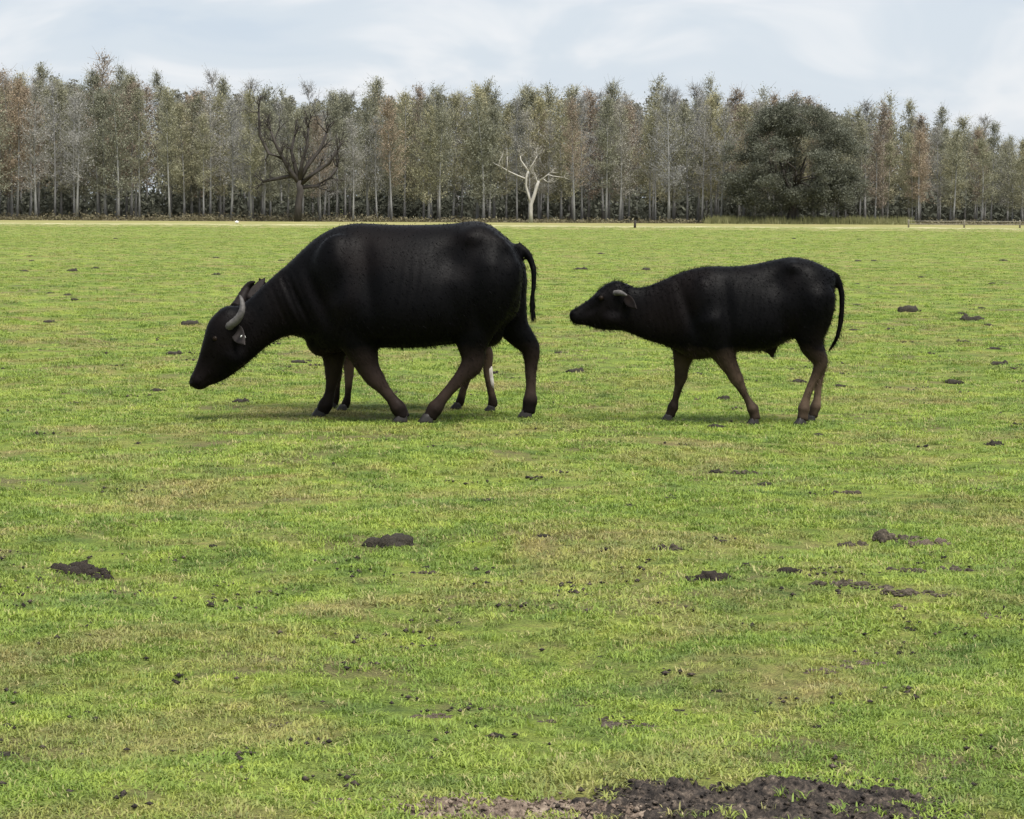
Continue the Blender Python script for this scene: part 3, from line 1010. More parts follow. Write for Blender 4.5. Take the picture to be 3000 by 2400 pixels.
# ------------------------------------------------------------------ buffaloes
def coat_mat(name, brown_lo, brown_hi, hazel=0.0):
    m, t, b = new_mat(name, 0.5, 0.06)
    tco = N(t, 'ShaderNodeTexCoord')
    v = tco.outputs['Object']
    sx = N(t, 'ShaderNodeSeparateXYZ')
    t.links.new(v, sx.inputs[0])
    n = noise(t, 3.2, 5, 0.6, v)
    n2 = noise(t, 60, 4, 0.7, v)
    ad = N(t, 'ShaderNodeMath', operation='MULTIPLY_ADD')
    t.links.new(n.outputs['Fac'], ad.inputs[0])
    ad.inputs[1].default_value = 0.34
    t.links.new(sx.outputs['Z'], ad.inputs[2])
    lo_ = ramp(t, ad.outputs[0], [(0.0, (0.12, 0.12, 0.12)), (0.27, (0.18, 0.18, 0.18)), (0.40, (0.85, 0.85, 0.85)), (0.55, (0.6, 0.6, 0.6)), (0.70, (0, 0, 0))])
    blk = ramp(t, n.outputs['Fac'], [(0.3, (0.0010, 0.0010, 0.0014)), (0.7, (0.0024, 0.0022, 0.0028))])
    bro = ramp(t, n.outputs['Fac'], [(0.3, brown_lo), (0.7, brown_hi)])
    hd = ramp(t, sx.outputs['X'], [(0.0, (0, 0, 0)), (0.02, (1, 1, 1))])
    hm = N(t, 'ShaderNodeMath', operation='ADD')
    t.links.new(sx.outputs['X'], hm.inputs[0])
    hm.inputs[1].default_value = 0.95
    t.links.new(hm.outputs[0], hd.inputs['Fac'])
    lo_m = mixc(t, 1.0, lo_.outputs[0], hd.outputs[0], 'MULTIPLY')
    c = mixc(t, lo_m, blk.outputs[0], bro.outputs[0])
    if hazel:
        n3 = noise(t, 1.7, 3, 0.5, v)
        r3 = ramp(t, n3.outputs['Fac'], [(0.48, (0, 0, 0)), (0.7, (hazel, hazel, hazel))])
        c = mixc(t, r3.outputs[0], c, (0.016, 0.0095, 0.0075))
    t.links.new(c, b.inputs['Base Color'])
    bump(t, b, n2.outputs['Fac'], 0.22, 0.010)
    rr = ramp(t, n2.outputs['Fac'], [(0.3, (0.40, 0.40, 0.40)), (0.7, (0.62, 0.62, 0.62))])
    t.links.new(rr.outputs[0], b.inputs['Roughness'])
    return m
m_coat = coat_mat('black_coat', (0.018, 0.0125, 0.0105), (0.052, 0.036, 0.030), 0.2)
m_calfcoat = coat_mat('calf_coat', (0.026, 0.018, 0.013), (0.155, 0.108, 0.076), 0.22)
m_hair, m_calfhair = m_coat.copy(), m_calfcoat.copy()
for m_, nm_ in ((m_hair, 'black_hair'), (m_calfhair, 'calf_hair')):
    m_.name = nm_
    m_.node_tree.nodes['Principled BSDF'].inputs['Specular IOR Level'].default_value = 0.02
m_horn, t, b = new_mat('horn', 0.55, 0.2)
tco = N(t, 'ShaderNodeTexCoord')
n_ = noise(t, 22, 5, 0.6, tco.outputs['Object'])
r_ = ramp(t, n_.outputs['Fac'], [(0.3, (0.040, 0.037, 0.037)), (0.7, (0.13, 0.122, 0.118))])
t.links.new(r_.outputs[0], b.inputs['Base Color'])
bump(t, b, n_.outputs['Fac'], 0.4, 0.006)
m_darkhorn, t, b = new_mat('dark_horn', 0.6, 0.1)
n_ = noise(t, 22, 5, 0.6, N(t, 'ShaderNodeTexCoord').outputs['Object'])
r_ = ramp(t, n_.outputs['Fac'], [(0.3, (0.005, 0.004, 0.004)), (0.7, (0.014, 0.010, 0.009))])
t.links.new(r_.outputs[0], b.inputs['Base Color'])
m_hoof, t, b = new_mat('hoof', 0.6, 0.35)
n_ = noise(t, 18, 5, 0.6, N(t, 'ShaderNodeTexCoord').outputs['Object'])
r_ = ramp(t, n_.outputs['Fac'], [(0.3, (0.008, 0.007, 0.007)), (0.7, (0.032, 0.028, 0.026))])
t.links.new(r_.outputs[0], b.inputs['Base Color'])
m_ear, t, b = new_mat('ear_skin', 0.7, 0.1)
n_ = noise(t, 14, 5, 0.6, N(t, 'ShaderNodeTexCoord').outputs['Object'])
r_ = ramp(t, n_.outputs['Fac'], [(0.35, (0.008, 0.007, 0.008)), (0.75, (0.045, 0.038, 0.036))])
t.links.new(r_.outputs[0], b.inputs['Base Color'])
m_eye, t, b = new_mat('eye', 0.4, 0.08)
n_ = noise(t, 8, 2, 0.5, N(t, 'ShaderNodeTexCoord').outputs['Object'])
r_ = ramp(t, n_.outputs['Fac'], [(0.3, (0.006, 0.004, 0.003)), (0.7, (0.014, 0.009, 0.006))])
t.links.new(r_.outputs[0], b.inputs['Base Color'])
m_tagm, t, b = new_mat('pale_tag', 0.5, 0.4)
n_ = noise(t, 30, 2, 0.5, N(t, 'ShaderNodeTexCoord').outputs['Object'])
r_ = ramp(t, n_.outputs['Fac'], [(0.3, (0.6, 0.6, 0.58)), (0.7, (0.75, 0.75, 0.73))])
t.links.new(r_.outputs[0], b.inputs['Base Color'])
m_stocking, t, b = new_mat('white_stocking', 0.7, 0.2)
n_ = noise(t, 30, 4, 0.6, N(t, 'ShaderNodeTexCoord').outputs['Object'])
r_ = ramp(t, n_.outputs['Fac'], [(0.3, (0.35, 0.31, 0.28)), (0.7, (0.6, 0.56, 0.52))])
t.links.new(r_.outputs[0], b.inputs['Base Color'])

class Beast:
    def __init__(self, name, Y, xf=None):
        self.Y = Y
        self.xf = xf or (lambda px, py: (px, py))
        self.g = Geo()
        self.weight = lambda c: np.full(len(c), 0.2)
        self.feat, self.waves = [], []
    def pt(self, px, py, dy=0.0, raw=False):
        if not raw:
            px, py = self.xf(px, py)
        p = P(px, py, self.Y)
        return np.array([p.x, self.Y + dy, p.z])
    @property
    def k(self):
        return self.Y / FPX
    def torso(self, st, seg=28):
        """st: (top px, top py, bottom px, bottom py, half width m, low) rings lofted along the body"""
        rings = []
        # resample smoothly
        A = np.array([list(self.pt(s[0], s[1])[[0, 2]]) + list(self.pt(s[2], s[3])[[0, 2]]) + [s[4], s[5], (s[6] if len(s) > 6 else 0.0)] for s in st])
        n = len(A)
        fine = []
        for i in range(n - 1):
            p0, p1, p2, p3 = A[max(i - 1, 0)], A[i], A[i + 1], A[min(i + 2, n - 1)]
            for u in (0, 1 / 3, 2 / 3):
                fine.append(0.5 * (2 * p1 + (p2 - p0) * u + (2 * p0 - 5 * p1 + 4 * p2 - p3) * u * u + (3 * p1 - p0 - 3 * p2 + p3) * u ** 3))
        fine.append(A[-1])
        V = []
        for r in fine:
            top, bot, hw, low, oy = r[0:2], r[2:4], r[4], r[5], r[6]
            for j in range(seg):
                a = 2 * math.pi * j / seg
                c, s = math.cos(a), math.sin(a)
                cc = math.copysign(abs(c) ** 0.92, c)
                ss = math.copysign(abs(s) ** 0.72, s)
                f = 0.5 + 0.5 * cc                       # 1 top, 0 bottom
                wdt = hw * ss * (1 + low * (0.5 - f) * 1.1)
                xz = bot + (top - bot) * f
                V.append((xz[0], self.Y + wdt + oy, xz[1]))
        m = len(fine)
        q = []
        for i in range(m - 1):
            for j in range(seg):
                k = (j + 1) % seg
                q.append((i * seg + j, i * seg + k, (i + 1) * seg + k, (i + 1) * seg + j))
        c0 = np.mean(V[:seg], axis=0)
        c1 = np.mean(V[-seg:], axis=0)
        V += [tuple(c0), tuple(c1)]
        t_ = []
        for j in range(seg):
            k = (j + 1) % seg
            t_.append((m * seg, k, j))
            t_.append((m * seg + 1, (m - 1) * seg + j, (m - 1) * seg + k))
        self.g.add(V, q, t_)
    def leg(self, ch, dy, foot_z=0.0, flat=0.85, dy_top=None, raw=False):
        """ch: (px, py, half width px)"""
        A = []
        n = len(ch)
        for i, (px, py, hw) in enumerate(ch):
            y = dy if dy_top is None else dy_top + (dy - dy_top) * min(1, i / (n * 0.5))
            p = self.pt(px, py, y, raw)
            A.append([*p, hw * self.k])
        A = np.array(A)
        a0 = A[0].copy()
        d0 = A[0, :3] - A[1, :3]
        a0[:3] += d0 / np.linalg.norm(d0) * a0[3] * 0.9
        a0[3] *= 0.25
        A = np.concatenate([[a0], A])
        n = len(A)
        # the hoof ends on the ground
        last = A[-1, 2]
        for i in range(n):
            w_ = i / (n - 1)
            A[i, 2] += (foot_z + 0.035 - last) * w_
        fine = []
        for i in range(n - 1):
            p0, p1, p2, p3 = A[max(i - 1, 0)], A[i], A[i + 1], A[min(i + 2, n - 1)]
            for u in (0, 0.5):
                fine.append(0.5 * (2 * p1 + (p2 - p0) * u + (2 * p0 - 5 * p1 + 4 * p2 - p3) * u * u + (3 * p1 - p0 - 3 * p2 + p3) * u ** 3))
        fine.append(A[-1])
        fine = np.array(fine)
        seg = 14
        V = []
        m = len(fine)
        for i in range(m):
            t_ = fine[min(i + 1, m - 1), :3] - fine[max(i - 1, 0), :3]
            t_ /= np.linalg.norm(t_)
            nrm = np.cross(t_, [0, 1, 0])
            nrm /= np.linalg.norm(nrm)
            for j in range(seg):
                a = 2 * math.pi * j / seg
                V.append(fine[i, :3] + fine[i, 3] * (math.cos(a) * nrm + flat * math.sin(a) * np.array([0, 1, 0])))
        q = []
        for i in range(m - 1):
            for j in range(seg):
                k = (j + 1) % seg
                q.append((i * seg + j, i * seg + k, (i + 1) * seg + k, (i + 1) * seg + j))
        V += [fine[0, :3], fine[-1, :3]]
        tt = []
        for j in range(seg):
            k = (j + 1) % seg
            tt.append((m * seg, k, j))
            tt.append((m * seg + 1, (m - 1) * seg + j, (m - 1) * seg + k))
        self.g.add(V, q, tt)
        return fine[-1, :3].copy(), fine
    def ball(self, px, py, dy, rx, ry, rz, rot=0.0, raw=False):
        """ellipsoid mass; radii in metres, rot in the side view"""
        c = self.pt(px, py, dy, raw)
        nu, nv = 16, 10
        V = []
        for i in range(nv + 1):
            th = math.pi * i / nv
            for j in range(nu):
                ph = 2 * math.pi * j / nu
                x = rx * math.sin(th) * math.cos(ph)
                y = ry * math.sin(th) * math.sin(ph)
                z = rz * math.cos(th)
                V.append(c + np.array([x * math.cos(rot) - z * math.sin(rot), y, x * math.sin(rot) + z * math.cos(rot)]))
        q = []
        for i in range(nv):
            for j in range(nu):
                k = (j + 1) % nu
                q.append((i * nu + j, (i + 1) * nu + j, (i + 1) * nu + k, i * nu + k))
        self.g.add(V, q)
    def tube(self, ch, dy, raw=False, seg=10, dys=None):
        pts = [self.pt(p[0], p[1], dy if dys is None else dys[i], raw) for i, p in enumerate(ch)]
        self.g.tube(pts, [p[2] * self.k for p in ch], seg, True)
    def sculpt(self, co, loc):
        """bones and hollows pressed into both flanks: (px, py, sx, sy, turn, metres)"""
        X = co[:, 0] + loc[0]
        Z = co[:, 2] + loc[2]
        sy_ = np.clip(co[:, 1] / 0.06, -1, 1)
        dy = np.zeros(len(co))
        for (px, py, sx, sz, rot, am) in self.feat:
            c = self.pt(px, py)
            u = (X - c[0]) / self.k
            v = -(Z - c[2]) / self.k
            a, b2 = u * math.cos(rot) + v * math.sin(rot), -u * math.sin(rot) + v * math.cos(rot)
            dy += am * np.exp(-(a / sx) ** 2 - (b2 / sz) ** 2)
        for (px, py, sx, sz, rot, am, wl) in self.waves:
            c = self.pt(px, py)
            u = (X - c[0]) / self.k
            v = -(Z - c[2]) / self.k
            a, b2 = u * math.cos(rot) + v * math.sin(rot), -u * math.sin(rot) + v * math.cos(rot)
            dy += am * (0.55 + 0.45 * np.sin(a / 37.0 + 1.0 + b2 / 90.0)) * np.sin(a * 6.283 / wl + 0.9 * np.sin(a / 31.0) + 0.6 * np.sin(b2 / 40)) * np.exp(-(a / sx) ** 4 - (b2 / sz) ** 4)
        co = co.copy()
        co[:, 1] += dy * sy_
        return co
    def build(self, root, mat, voxel=0.014, iters=6):
        V, Q, T = self.g.arrays()
        V = V - np.array(root.location)
        me = np_mesh('body_raw', V, [Q, T])
        tmp = bpy.data.objects.new('body_raw', me)
        COL.objects.link(tmp)
        md = tmp.modifiers.new('r', 'REMESH')
        md.mode = 'VOXEL'
        md.voxel_size = voxel
        dg = bpy.context.evaluated_depsgraph_get()
        ev = tmp.evaluated_get(dg)
        body = bpy.data.meshes.new_from_object(ev)
        body.name = 'body'
        bpy.data.objects.remove(tmp)
        bpy.data.meshes.remove(me)
        nv = len(body.vertices)
        co = np.zeros(nv * 3, np.float32)
        body.vertices.foreach_get('co', co)
        co = co.reshape(-1, 3).astype(np.float64)
        ed = np.zeros(len(body.edges) * 2, np.int32)
        body.edges.foreach_get('vertices', ed)
        ed = ed.reshape(-1, 2)
        ij = np.concatenate([ed[:, 0], ed[:, 1]])
        ji = np.concatenate([ed[:, 1], ed[:, 0]])
        deg = np.bincount(ij, minlength=nv)[:, None]
        wt = self.weight(co)[:, None]
        for it in range(34):
            av = np.stack([np.bincount(ij, co[ji, k_], nv) for k_ in range(3)], 1) / deg
            lam = np.clip(wt * 34 - it, 0, 1) * 0.6
            co = co + (av - co) * lam
        co = self.sculpt(co, np.array(root.location))
        body.vertices.foreach_set('co', co.astype(np.float32).ravel())
        body.update()
        body.materials.clear()
        body.materials.append(mat)
        o = obj('body', body, None, root, smooth=True)
        self.body = body
        return o

def hoof_mesh(s=1.0):
    """cloven hoof pointing to -x, sole on z = 0"""
    g = Geo()
    for sd_ in (-1, 1):
        prof = [(0.000, 0.062, 0.034), (0.028, 0.056, 0.034), (0.052, 0.044, 0.031), (0.072, 0.036, 0.028)]
        rings = []
        for (z, fl, hw) in prof:
            lean = -0.022 * (1 - z / 0.072)
            for (ax, ay) in ((-1.0, 0.35), (-0.75, 0.85), (0.0, 1.0), (0.65, 0.85), (0.72, 0.15), (0.0, 0.12), (-0.7, 0.12)):
                rings.append((ax * fl + lean, sd_ * (ay * hw * 1.05 + 0.002), z))
        V = np.array(rings) * s
        n = 7
        q = []
        for i in range(3):
            for j in range(n):
                k = (j + 1) % n
                q.append((i * n + j, i * n + k, (i + 1) * n + k, (i + 1) * n + j))
        V = np.concatenate([V, [V[:n].mean(0), V[-n:].mean(0)]])
        t_ = []
        for j in range(n):
            k = (j + 1) % n
            t_.append((4 * n, k, j))
            t_.append((4 * n + 1, 3 * n + j, 3 * n + k))
        g.add(V, q, t_)
    me = g.mesh('hoof', False)
    me.materials.append(m_hoof)
    return me
hoof_big, hoof_small = hoof_mesh(1.0), hoof_mesh(0.80)
def put_hooves(root, feet, me):
    for f, rz in feet:
        o = obj('hoof', me, None, root)
        o.location = (f[0] - root.location.x, f[1] - root.location.y, 0.0)
        o.rotation_euler = (0, 0, rz)

def horn_obj(root, name, pts, rads, mat, flat=0.7):
    """ridged curved horn through world points"""
    n = len(pts)
    A = np.array([[*p, r] for p, r in zip(pts, rads)])
    fine = []
    for i in range(n - 1):
        p0, p1, p2, p3 = A[max(i - 1, 0)], A[i], A[i + 1], A[min(i + 2, n - 1)]
        for u in (0, .25, .5, .75):
            fine.append(0.5 * (2 * p1 + (p2 - p0) * u + (2 * p0 - 5 * p1 + 4 * p2 - p3) * u * u + (3 * p1 - p0 - 3 * p2 + p3) * u ** 3))
    fine.append(A[-1])
    fine = np.array(fine)
    fine[:, :3] -= np.array(root.location)
    rr = fine[:, 3] * (1 + 0.05 * np.sin(np.arange(len(fine)) * 2.6))
    g = Geo()
    g.tube(list(fine[:, :3]), list(rr), 10, True)
    o = obj(name, g.mesh(name, True), mat, root)
    return o

def ear_obj(root, base, tip, width, mat, thick=0.011, up=(0, 0, 1)):
    """leaf-shaped cupped ear"""
    base, tip = np.array(base), np.array(tip)
    ax = tip - base
    L = np.linalg.norm(ax)
    ax /= L
    wv = np.cross(ax, np.array([0.2, 1.0, 0.1]))
    wv /= np.linalg.norm(wv)
    nv = np.cross(ax, wv)
    n, m = 9, 12
    V = []
    for i in range(n):
        s = i / (n - 1)
        hw = width * (math.sin(math.pi * min(1, 0.18 + 0.82 * s)) ** 0.8) * (1 if s < 0.99 else 0.15)
        for j in range(m):
            a = 2 * math.pi * j / m
            cup = 0.35 * hw * (math.cos(a) ** 2)
            V.append(base + ax * L * s + wv * hw * math.cos(a) + nv * (thick * math.sin(a) + cup))
    q = []
    for i in range(n - 1):
        for j in range(m):
            k = (j + 1) % m
            q.append((i * m + j, i * m + k, (i + 1) * m + k, (i + 1) * m + j))
    g = Geo()
    V = np.array(V) - np.array(root.location)
    V = np.concatenate([V, [V[:m].mean(0), V[-m:].mean(0)]])
    tt = []
    for j in range(m):
        k = (j + 1) % m
        tt.append((n * m, k, j))
        tt.append((n * m + 1, (n - 1) * m + j, (n - 1) * m + k))
    g.add(V, q, tt)
    return obj('ear', g.mesh('ear', True), mat, root)

def eye_obj(root, c, r=0.02):
    bm = bmesh.new()
    bmesh.ops.create_uvsphere(bm, u_segments=12, v_segments=8, radius=r)
    me = bpy.data.meshes.new('eye')
    bm.to_mesh(me); bm.free()
    o = obj('eye', me, m_eye, root, smooth=True)
    o.location = np.array(c) - np.array(root.location)
    return o

def hair_obj(root, body, mat, pick, count, length, seed, droop=0.3, stand=0.6, wd=0.0016):
    """short coarse hair standing off the coat; pick(co, no) gives the density"""
    rg = np.random.default_rng(seed)
    n = len(body.vertices)
    co = np.zeros(n * 3, np.float32); no = np.zeros(n * 3, np.float32)
    body.vertices.foreach_get('co', co)
    body.vertices.foreach_get('normal', no)
    co = co.reshape(-1, 3); no = no.reshape(-1, 3)
    wgt = np.maximum(pick(co, no), 0)
    wgt = wgt / wgt.sum()
    ii = rg.choice(n, count, p=wgt)
    c = co[ii] + rg.normal(0, 0.006, (count, 3))
    d = no[ii] * stand + np.array([0.55, 0, -droop]) + rg.normal(0, 0.14 if stand < 0.3 else 0.24, (count, 3))
    d /= np.linalg.norm(d, axis=1)[:, None]
    L = length * rg.uniform(0.4, 1.2, (count, 1))
    s = np.cross(d, rg.normal(0, 1, (count, 3)))
    s /= np.linalg.norm(s, axis=1)[:, None]
    c = c - no[ii] * 0.004
    V = np.stack([c - s * wd, c + s * wd, c + d * L], 1).reshape(-1, 3)
    me = np_mesh('hair', V, [np.arange(count * 3).reshape(count, 3)])
    return obj('hair', me, mat, root)

# ---- grazing cow
YC = 16.05
cow = empty('water_buffalo', (P(1240, 1240, YC).x, YC, 0))
tag(cow, 'adult black water buffalo cow grazing with lowered horned head', 'buffalo')
B = Beast('cow', YC)
B.torso([
    (1534, 775, 1526, 872, 0.10, 0.0), (1520, 738, 1518, 915, 0.20, 0.0), (1492, 704, 1490, 950, 0.27, 0.0),
    (1446, 664, 1440, 985, 0.315, -0.1), (1396, 646, 1385, 1000, 0.345, 0.1), (1320, 655, 1312, 1010, 0.385, 0.35),
    (1223, 658, 1212, 1019, 0.405, 0.45), (1130, 657, 1122, 1019, 0.385, 0.45), (1050, 653, 1042, 1022, 0.335, 0.4),
    (984, 664, 985, 1034, 0.285, 0.3), (932, 692, 950, 1030, 0.24, 0.2), (887, 730, 915, 1001, 0.195, 0.0),
    (848, 768, 868, 983, 0.165, 0.0), (808, 803, 825, 990, 0.142, 0.0, -0.015), (770, 838, 788, 1012, 0.130, 0.0, -0.03),
    (735, 872, 756, 1038, 0.125, 0.0, -0.04), (700, 896, 722, 1068, 0.130, -0.2, -0.05), (655, 904, 692, 1091, 0.128, -0.35, -0.06),
    (618, 936, 664, 1110, 0.112, -0.35, -0.065), (602, 985, 638, 1122, 0.088, -0.2, -0.07), (588, 1038, 622, 1126, 0.073, 0.0, -0.07),
    (573, 1080, 614, 1129, 0.072, 0.1, -0.07), (560, 1106, 602, 1139, 0.070, 0.0, -0.07), (556, 1124, 584, 1141, 0.042, 0.0, -0.07)])
f = []
p, _ = B.leg([(1030, 880, 80), (1048, 970, 64), (1068, 1030, 47), (1086, 1078, 33), (1104, 1106, 30), (1118, 1124, 24), (1135, 1145, 19), (1156, 1172, 19), (1172, 1195, 26), (1180, 1210, 21), (1186, 1226, 25)], -0.20, dy_top=-0.19, flat=0.8)
f.append((p, 0.15))
p, _ = B.leg([(990, 900, 70), (980, 980, 56), (972, 1040, 40), (971, 1082, 29), (969, 1104, 27), (966, 1124, 20), (961, 1150, 17), (956, 1176, 18), (947, 1198, 25), (941, 1210, 21), (936, 1224, 24)], 0.20, dy_top=0.17, flat=0.85)
f.append((p, -0.1))
p, _ = B.leg([(1440, 770, 92), (1425, 870, 86), (1395, 950, 66), (1385, 1010, 47), (1388, 1045, 36), (1382, 1072, 34), (1360, 1098, 26), (1336, 1124, 20), (1310, 1154, 18), (1290, 1180, 20), (1277, 1199, 26), (1268, 1214, 21), (1260, 1230, 25)], -0.21, dy_top=-0.20, flat=0.75)
f.append((p, 0.1))
p, _ = B.leg([(1462, 790, 80), (1480, 890, 66), (1505, 965, 47), (1535, 1003, 37), (1555, 1030, 30), (1557, 1056, 26), (1556, 1090, 20), (1556, 1130, 18), (1555, 1164, 18), (1554, 1190, 25), (1551, 1208, 21), (1548, 1232, 25)], 0.20, dy_top=0.19, flat=0.8)
f.append((p, -0.05))
# masses
B.ball(1010, 820, -0.20, 0.20, 0.10, 0.32, 0.15)
B.ball(1010, 820, 0.20, 0.20, 0.10, 0.32, 0.15)
B.ball(1432, 830, -0.23, 0.19, 0.10, 0.34, -0.1)
B.ball(1445, 830, 0.22, 0.19, 0.10, 0.34, -0.1)
B.ball(1388, 706, -0.17, 0.16, 0.12, 0.11, 0.3)
B.ball(1388, 706, 0.17, 0.16, 0.12, 0.11, 0.3)
B.ball(945, 990, 0.0, 0.12, 0.12, 0.13)
B.ball(1425, 975, 0.0, 0.12, 0.14, 0.10)
B.ball(1436, 992, -0.05, 0.018, 0.018, 0.05)
B.ball(1400, 1000, 0.05, 0.018, 0.018, 0.05)
B.ball(690, 1030, -0.13, 0.10, 0.05, 0.11)
B.ball(690, 1030, 0.01, 0.10, 0.05, 0.11)
B.ball(642, 985, -0.165, 0.045, 0.022, 0.035)
B.ball(642, 985, 0.035, 0.045, 0.022, 0.035)
B.ball(670, 915, -0.05, 0.08, 0.11, 0.045, 0.3)
B.ball(578, 1112, -0.07, 0.045, 0.085, 0.045, 0.9)
# tail
B.tube([(1512, 715, 14), (1533, 730, 13), (1552, 754, 12), (1563, 786, 11), (1564, 820, 10), (1561, 855, 9), (1559, 890, 9), (1558, 920, 9)], 0, dys=[0, 0, -.01, -.02, -.03, -.04, -.04, -.04])
B.feat = [(1380, 696, 36, 24, 0.3, .016), (1322, 760, 48, 46, 0, -.040), (1440, 860, 48, 90, 0, .022), (1335, 905, 26, 80, -.2, -.022),
    (1000, 770, 34, 60, -.15, .030), (1022, 870, 36, 50, -.1, .024), (1092, 850, 24, 120, -.1, -.030), (938, 860, 20, 90, -.4, -.028),
    (1480, 760, 26, 40, 0, -.018), (1500, 715, 18, 16, 0, .014), (690, 1045, 34, 26, .6, .014), (715, 1000, 14, 40, .4, -.014), (610, 1060, 14, 40, .3, -.010),
    (566, 1112, 8, 6, 0, -.016), (600, 1118, 40, 3.5, -.6, -.006), (880, 880, 14, 90, -.5, -.012), (850, 890, 14, 80, -.5, .010), (1420, 960, 20, 60, -.5, -.014)]
B.waves = [(1200, 870, 120, 130, 0.12, .0026, 29), (1000, 950, 60, 60, .3, .003, 18), (845, 880, 62, 90, -.45, .0045, 21), (770, 960, 40, 60, -.5, .003, 16)]
B.weight = lambda c: np.where((c[:, 2] > 0.62) & (c[:, 0] < 0.64) & (c[:, 0] > -0.95), 0.62, 0.14)
cow_body = B.build(cow, m_coat)
put_hooves(cow, f, hoof_big)
pp = lambda px, py, dy: B.pt(px, py, dy)
horn_obj(cow, 'horn', [pp(670, 960, -.15), pp(688, 947, -.19), (pp(706, 932, -.215)), pp(718, 912, -.225), pp(721, 892, -.21), pp(717, 874, -.19), pp(711, 863, -.17)], [.027, .029, .027, .023, .018, .012, .005], m_horn)
horn_obj(cow, 'horn', [pp(688, 905, .04), pp(698, 890, .09), pp(708, 866, .13), pp(718, 846, .15), pp(728, 834, .14), pp(740, 828, .11)], [.044, .042, .036, .030, .022, .008], m_darkhorn)
ear_obj(cow, pp(700, 960, -.15), pp(730, 1003, -.27), 0.052, m_ear)
ear_obj(cow, pp(725, 880, .07), pp(770, 816, .17), 0.034, m_darkhorn)
g = Geo(); g.flakes(np.array([[0, 0, 0.0]]), 0.022, rng)
tg = Geo()
tg.tube([(0, 0, 0), (0, -0.004, -0.002), (0, -0.009, -0.004)], [0.017, 0.019, 0.012], 8)
o = obj('ear_tag', tg.mesh('ear_tag', True), m_tagm, cow)
o.location = pp(723, 982, -.225) - np.array(cow.location)
eye_obj(cow, pp(640, 988, -0.172), 0.02)
eye_obj(cow, pp(640, 988, 0.042), 0.02)
# tail tuft
g = Geo()
rgt = np.random.default_rng(3)
for k in range(260):
    u = rgt.uniform()
    p0 = pp(1561 + rgt.normal(0, 2.5), 868 + 50 * u, -0.04 + rgt.normal(0, 0.008)) - np.array(cow.location)
    L = rgt.uniform(0.05, 0.085)
    g.add([p0 + [-0.003, 0, 0], p0 + [0.003, 0, 0], p0 + [rgt.normal(0, 0.010), rgt.normal(0, 0.010), -L]], t=[(0, 1, 2)])
obj('tail_tuft', g.mesh('tail_tuft'), m_coat, cow)
cx0 = cow.location.x
hair_obj(cow, cow_body.data, m_hair, lambda c, n: (n[:, 2] > 0.5) * (c[:, 2] > 0.55) * np.where(c[:, 0] < -0.40, 3.0, 0.2), 1300, 0.020, 1)
hair_obj(cow, cow_body.data, m_hair, lambda c, n: 1.0 * (c[:, 2] > 0.25), 26000, 0.030, 21, 0.75, 0.03, 0.0018)

# ---- calf following behind
YK = 15.97
calf = empty('water_buffalo', (P(2180, 1243, YK).x, YK, 0))
tag(calf, 'black water buffalo calf with raised head following the cow', 'buffalo', None)
calf_st = [
    (2446, 812, 2440, 880, 0.07, 0.0), (2432, 792, 2424, 930, 0.135, 0.0), (2405, 775, 2395, 975, 0.185, 0.0),
    (2371, 761, 2355, 985, 0.215, -0.1), (2321, 752, 2312, 995, 0.212, 0.1), (2267, 761, 2262, 1022, 0.222, 0.35),
    (2204, 774, 2200, 1030, 0.230, 0.4), (2142, 780, 2142, 1030, 0.222, 0.4), (2079, 779, 2085, 1046, 0.205, 0.35),
    (2029, 787, 2033, 1054, 0.18, 0.3), (1983, 802, 1985, 1030, 0.145, 0.1), (1937, 822, 1945, 1012, 0.110, 0.0),
    (1887, 840, 1900, 1000, 0.090, 0.0), (1848, 840, 1858, 982, 0.084, 0.0), (1822, 826, 1824, 970, 0.094, -0.2),
    (1782, 829, 1790, 968, 0.092, -0.3), (1754, 849, 1758, 966, 0.080, -0.3), (1733, 871, 1734, 959, 0.062, -0.1),
    (1705, 891, 1712, 953, 0.053, 0.0), (1680, 906, 1692, 952, 0.054, 0.0), (1666, 919, 1676, 946, 0.040, 0.0)]
K = Beast('calf', YK)
K.torso(calf_st)
f = []
p, _ = K.leg([(2022, 940, 52), (2012, 1010, 42), (2003, 1060, 29), (2000, 1088, 22), (1998, 1112, 21), (1994, 1130, 16), (1989, 1150, 13), (1981, 1182, 12), (1975, 1202, 19), (1970, 1215, 15), (1965, 1232, 18)], 0.115, dy_top=0.11)
f.append((p, -0.1))
p, _ = K.leg([(2085, 930, 60), (2105, 1005, 46), (2126, 1058, 30), (2142, 1088, 23), (2155, 1114, 21), (2164, 1132, 16), (2176, 1156, 12), (2190, 1182, 13), (2201, 1202, 20), (2205, 1216, 15), (2208, 1236, 19)], -0.115, dy_top=-0.12)
f.append((p, 0.1))
p, _ = K.leg([(2380, 860, 62), (2375, 940, 54), (2366, 1000, 40), (2386, 1040, 28), (2398, 1060, 23), (2392, 1086, 19), (2378, 1116, 14), (2364, 1146, 13), (2353, 1180, 14), (2349, 1202, 20), (2347, 1216, 16), (2344, 1238, 19)], -0.115, dy_top=-0.12)
f.append((p, 0.35))
p, _ = K.leg([(2392, 860, 55), (2386, 940, 50), (2384, 1000, 38), (2402, 1042, 26), (2412, 1064, 21), (2411, 1088, 17), (2407, 1120, 13), (2403, 1150, 12), (2399, 1186, 13), (2395, 1205, 19), (2391, 1217, 15), (2386, 1238, 18)], 0.115, dy_top=0.11)
f.append((p, -0.1))
K.ball(2065, 900, -0.13, 0.12, 0.07, 0.21, 0.15)
K.ball(2065, 900, 0.13, 0.12, 0.07, 0.21, 0.15)
K.ball(2375, 900, -0.145, 0.12, 0.07, 0.22, -0.1)
K.ball(2380, 900, 0.145, 0.12, 0.07, 0.22, -0.1)
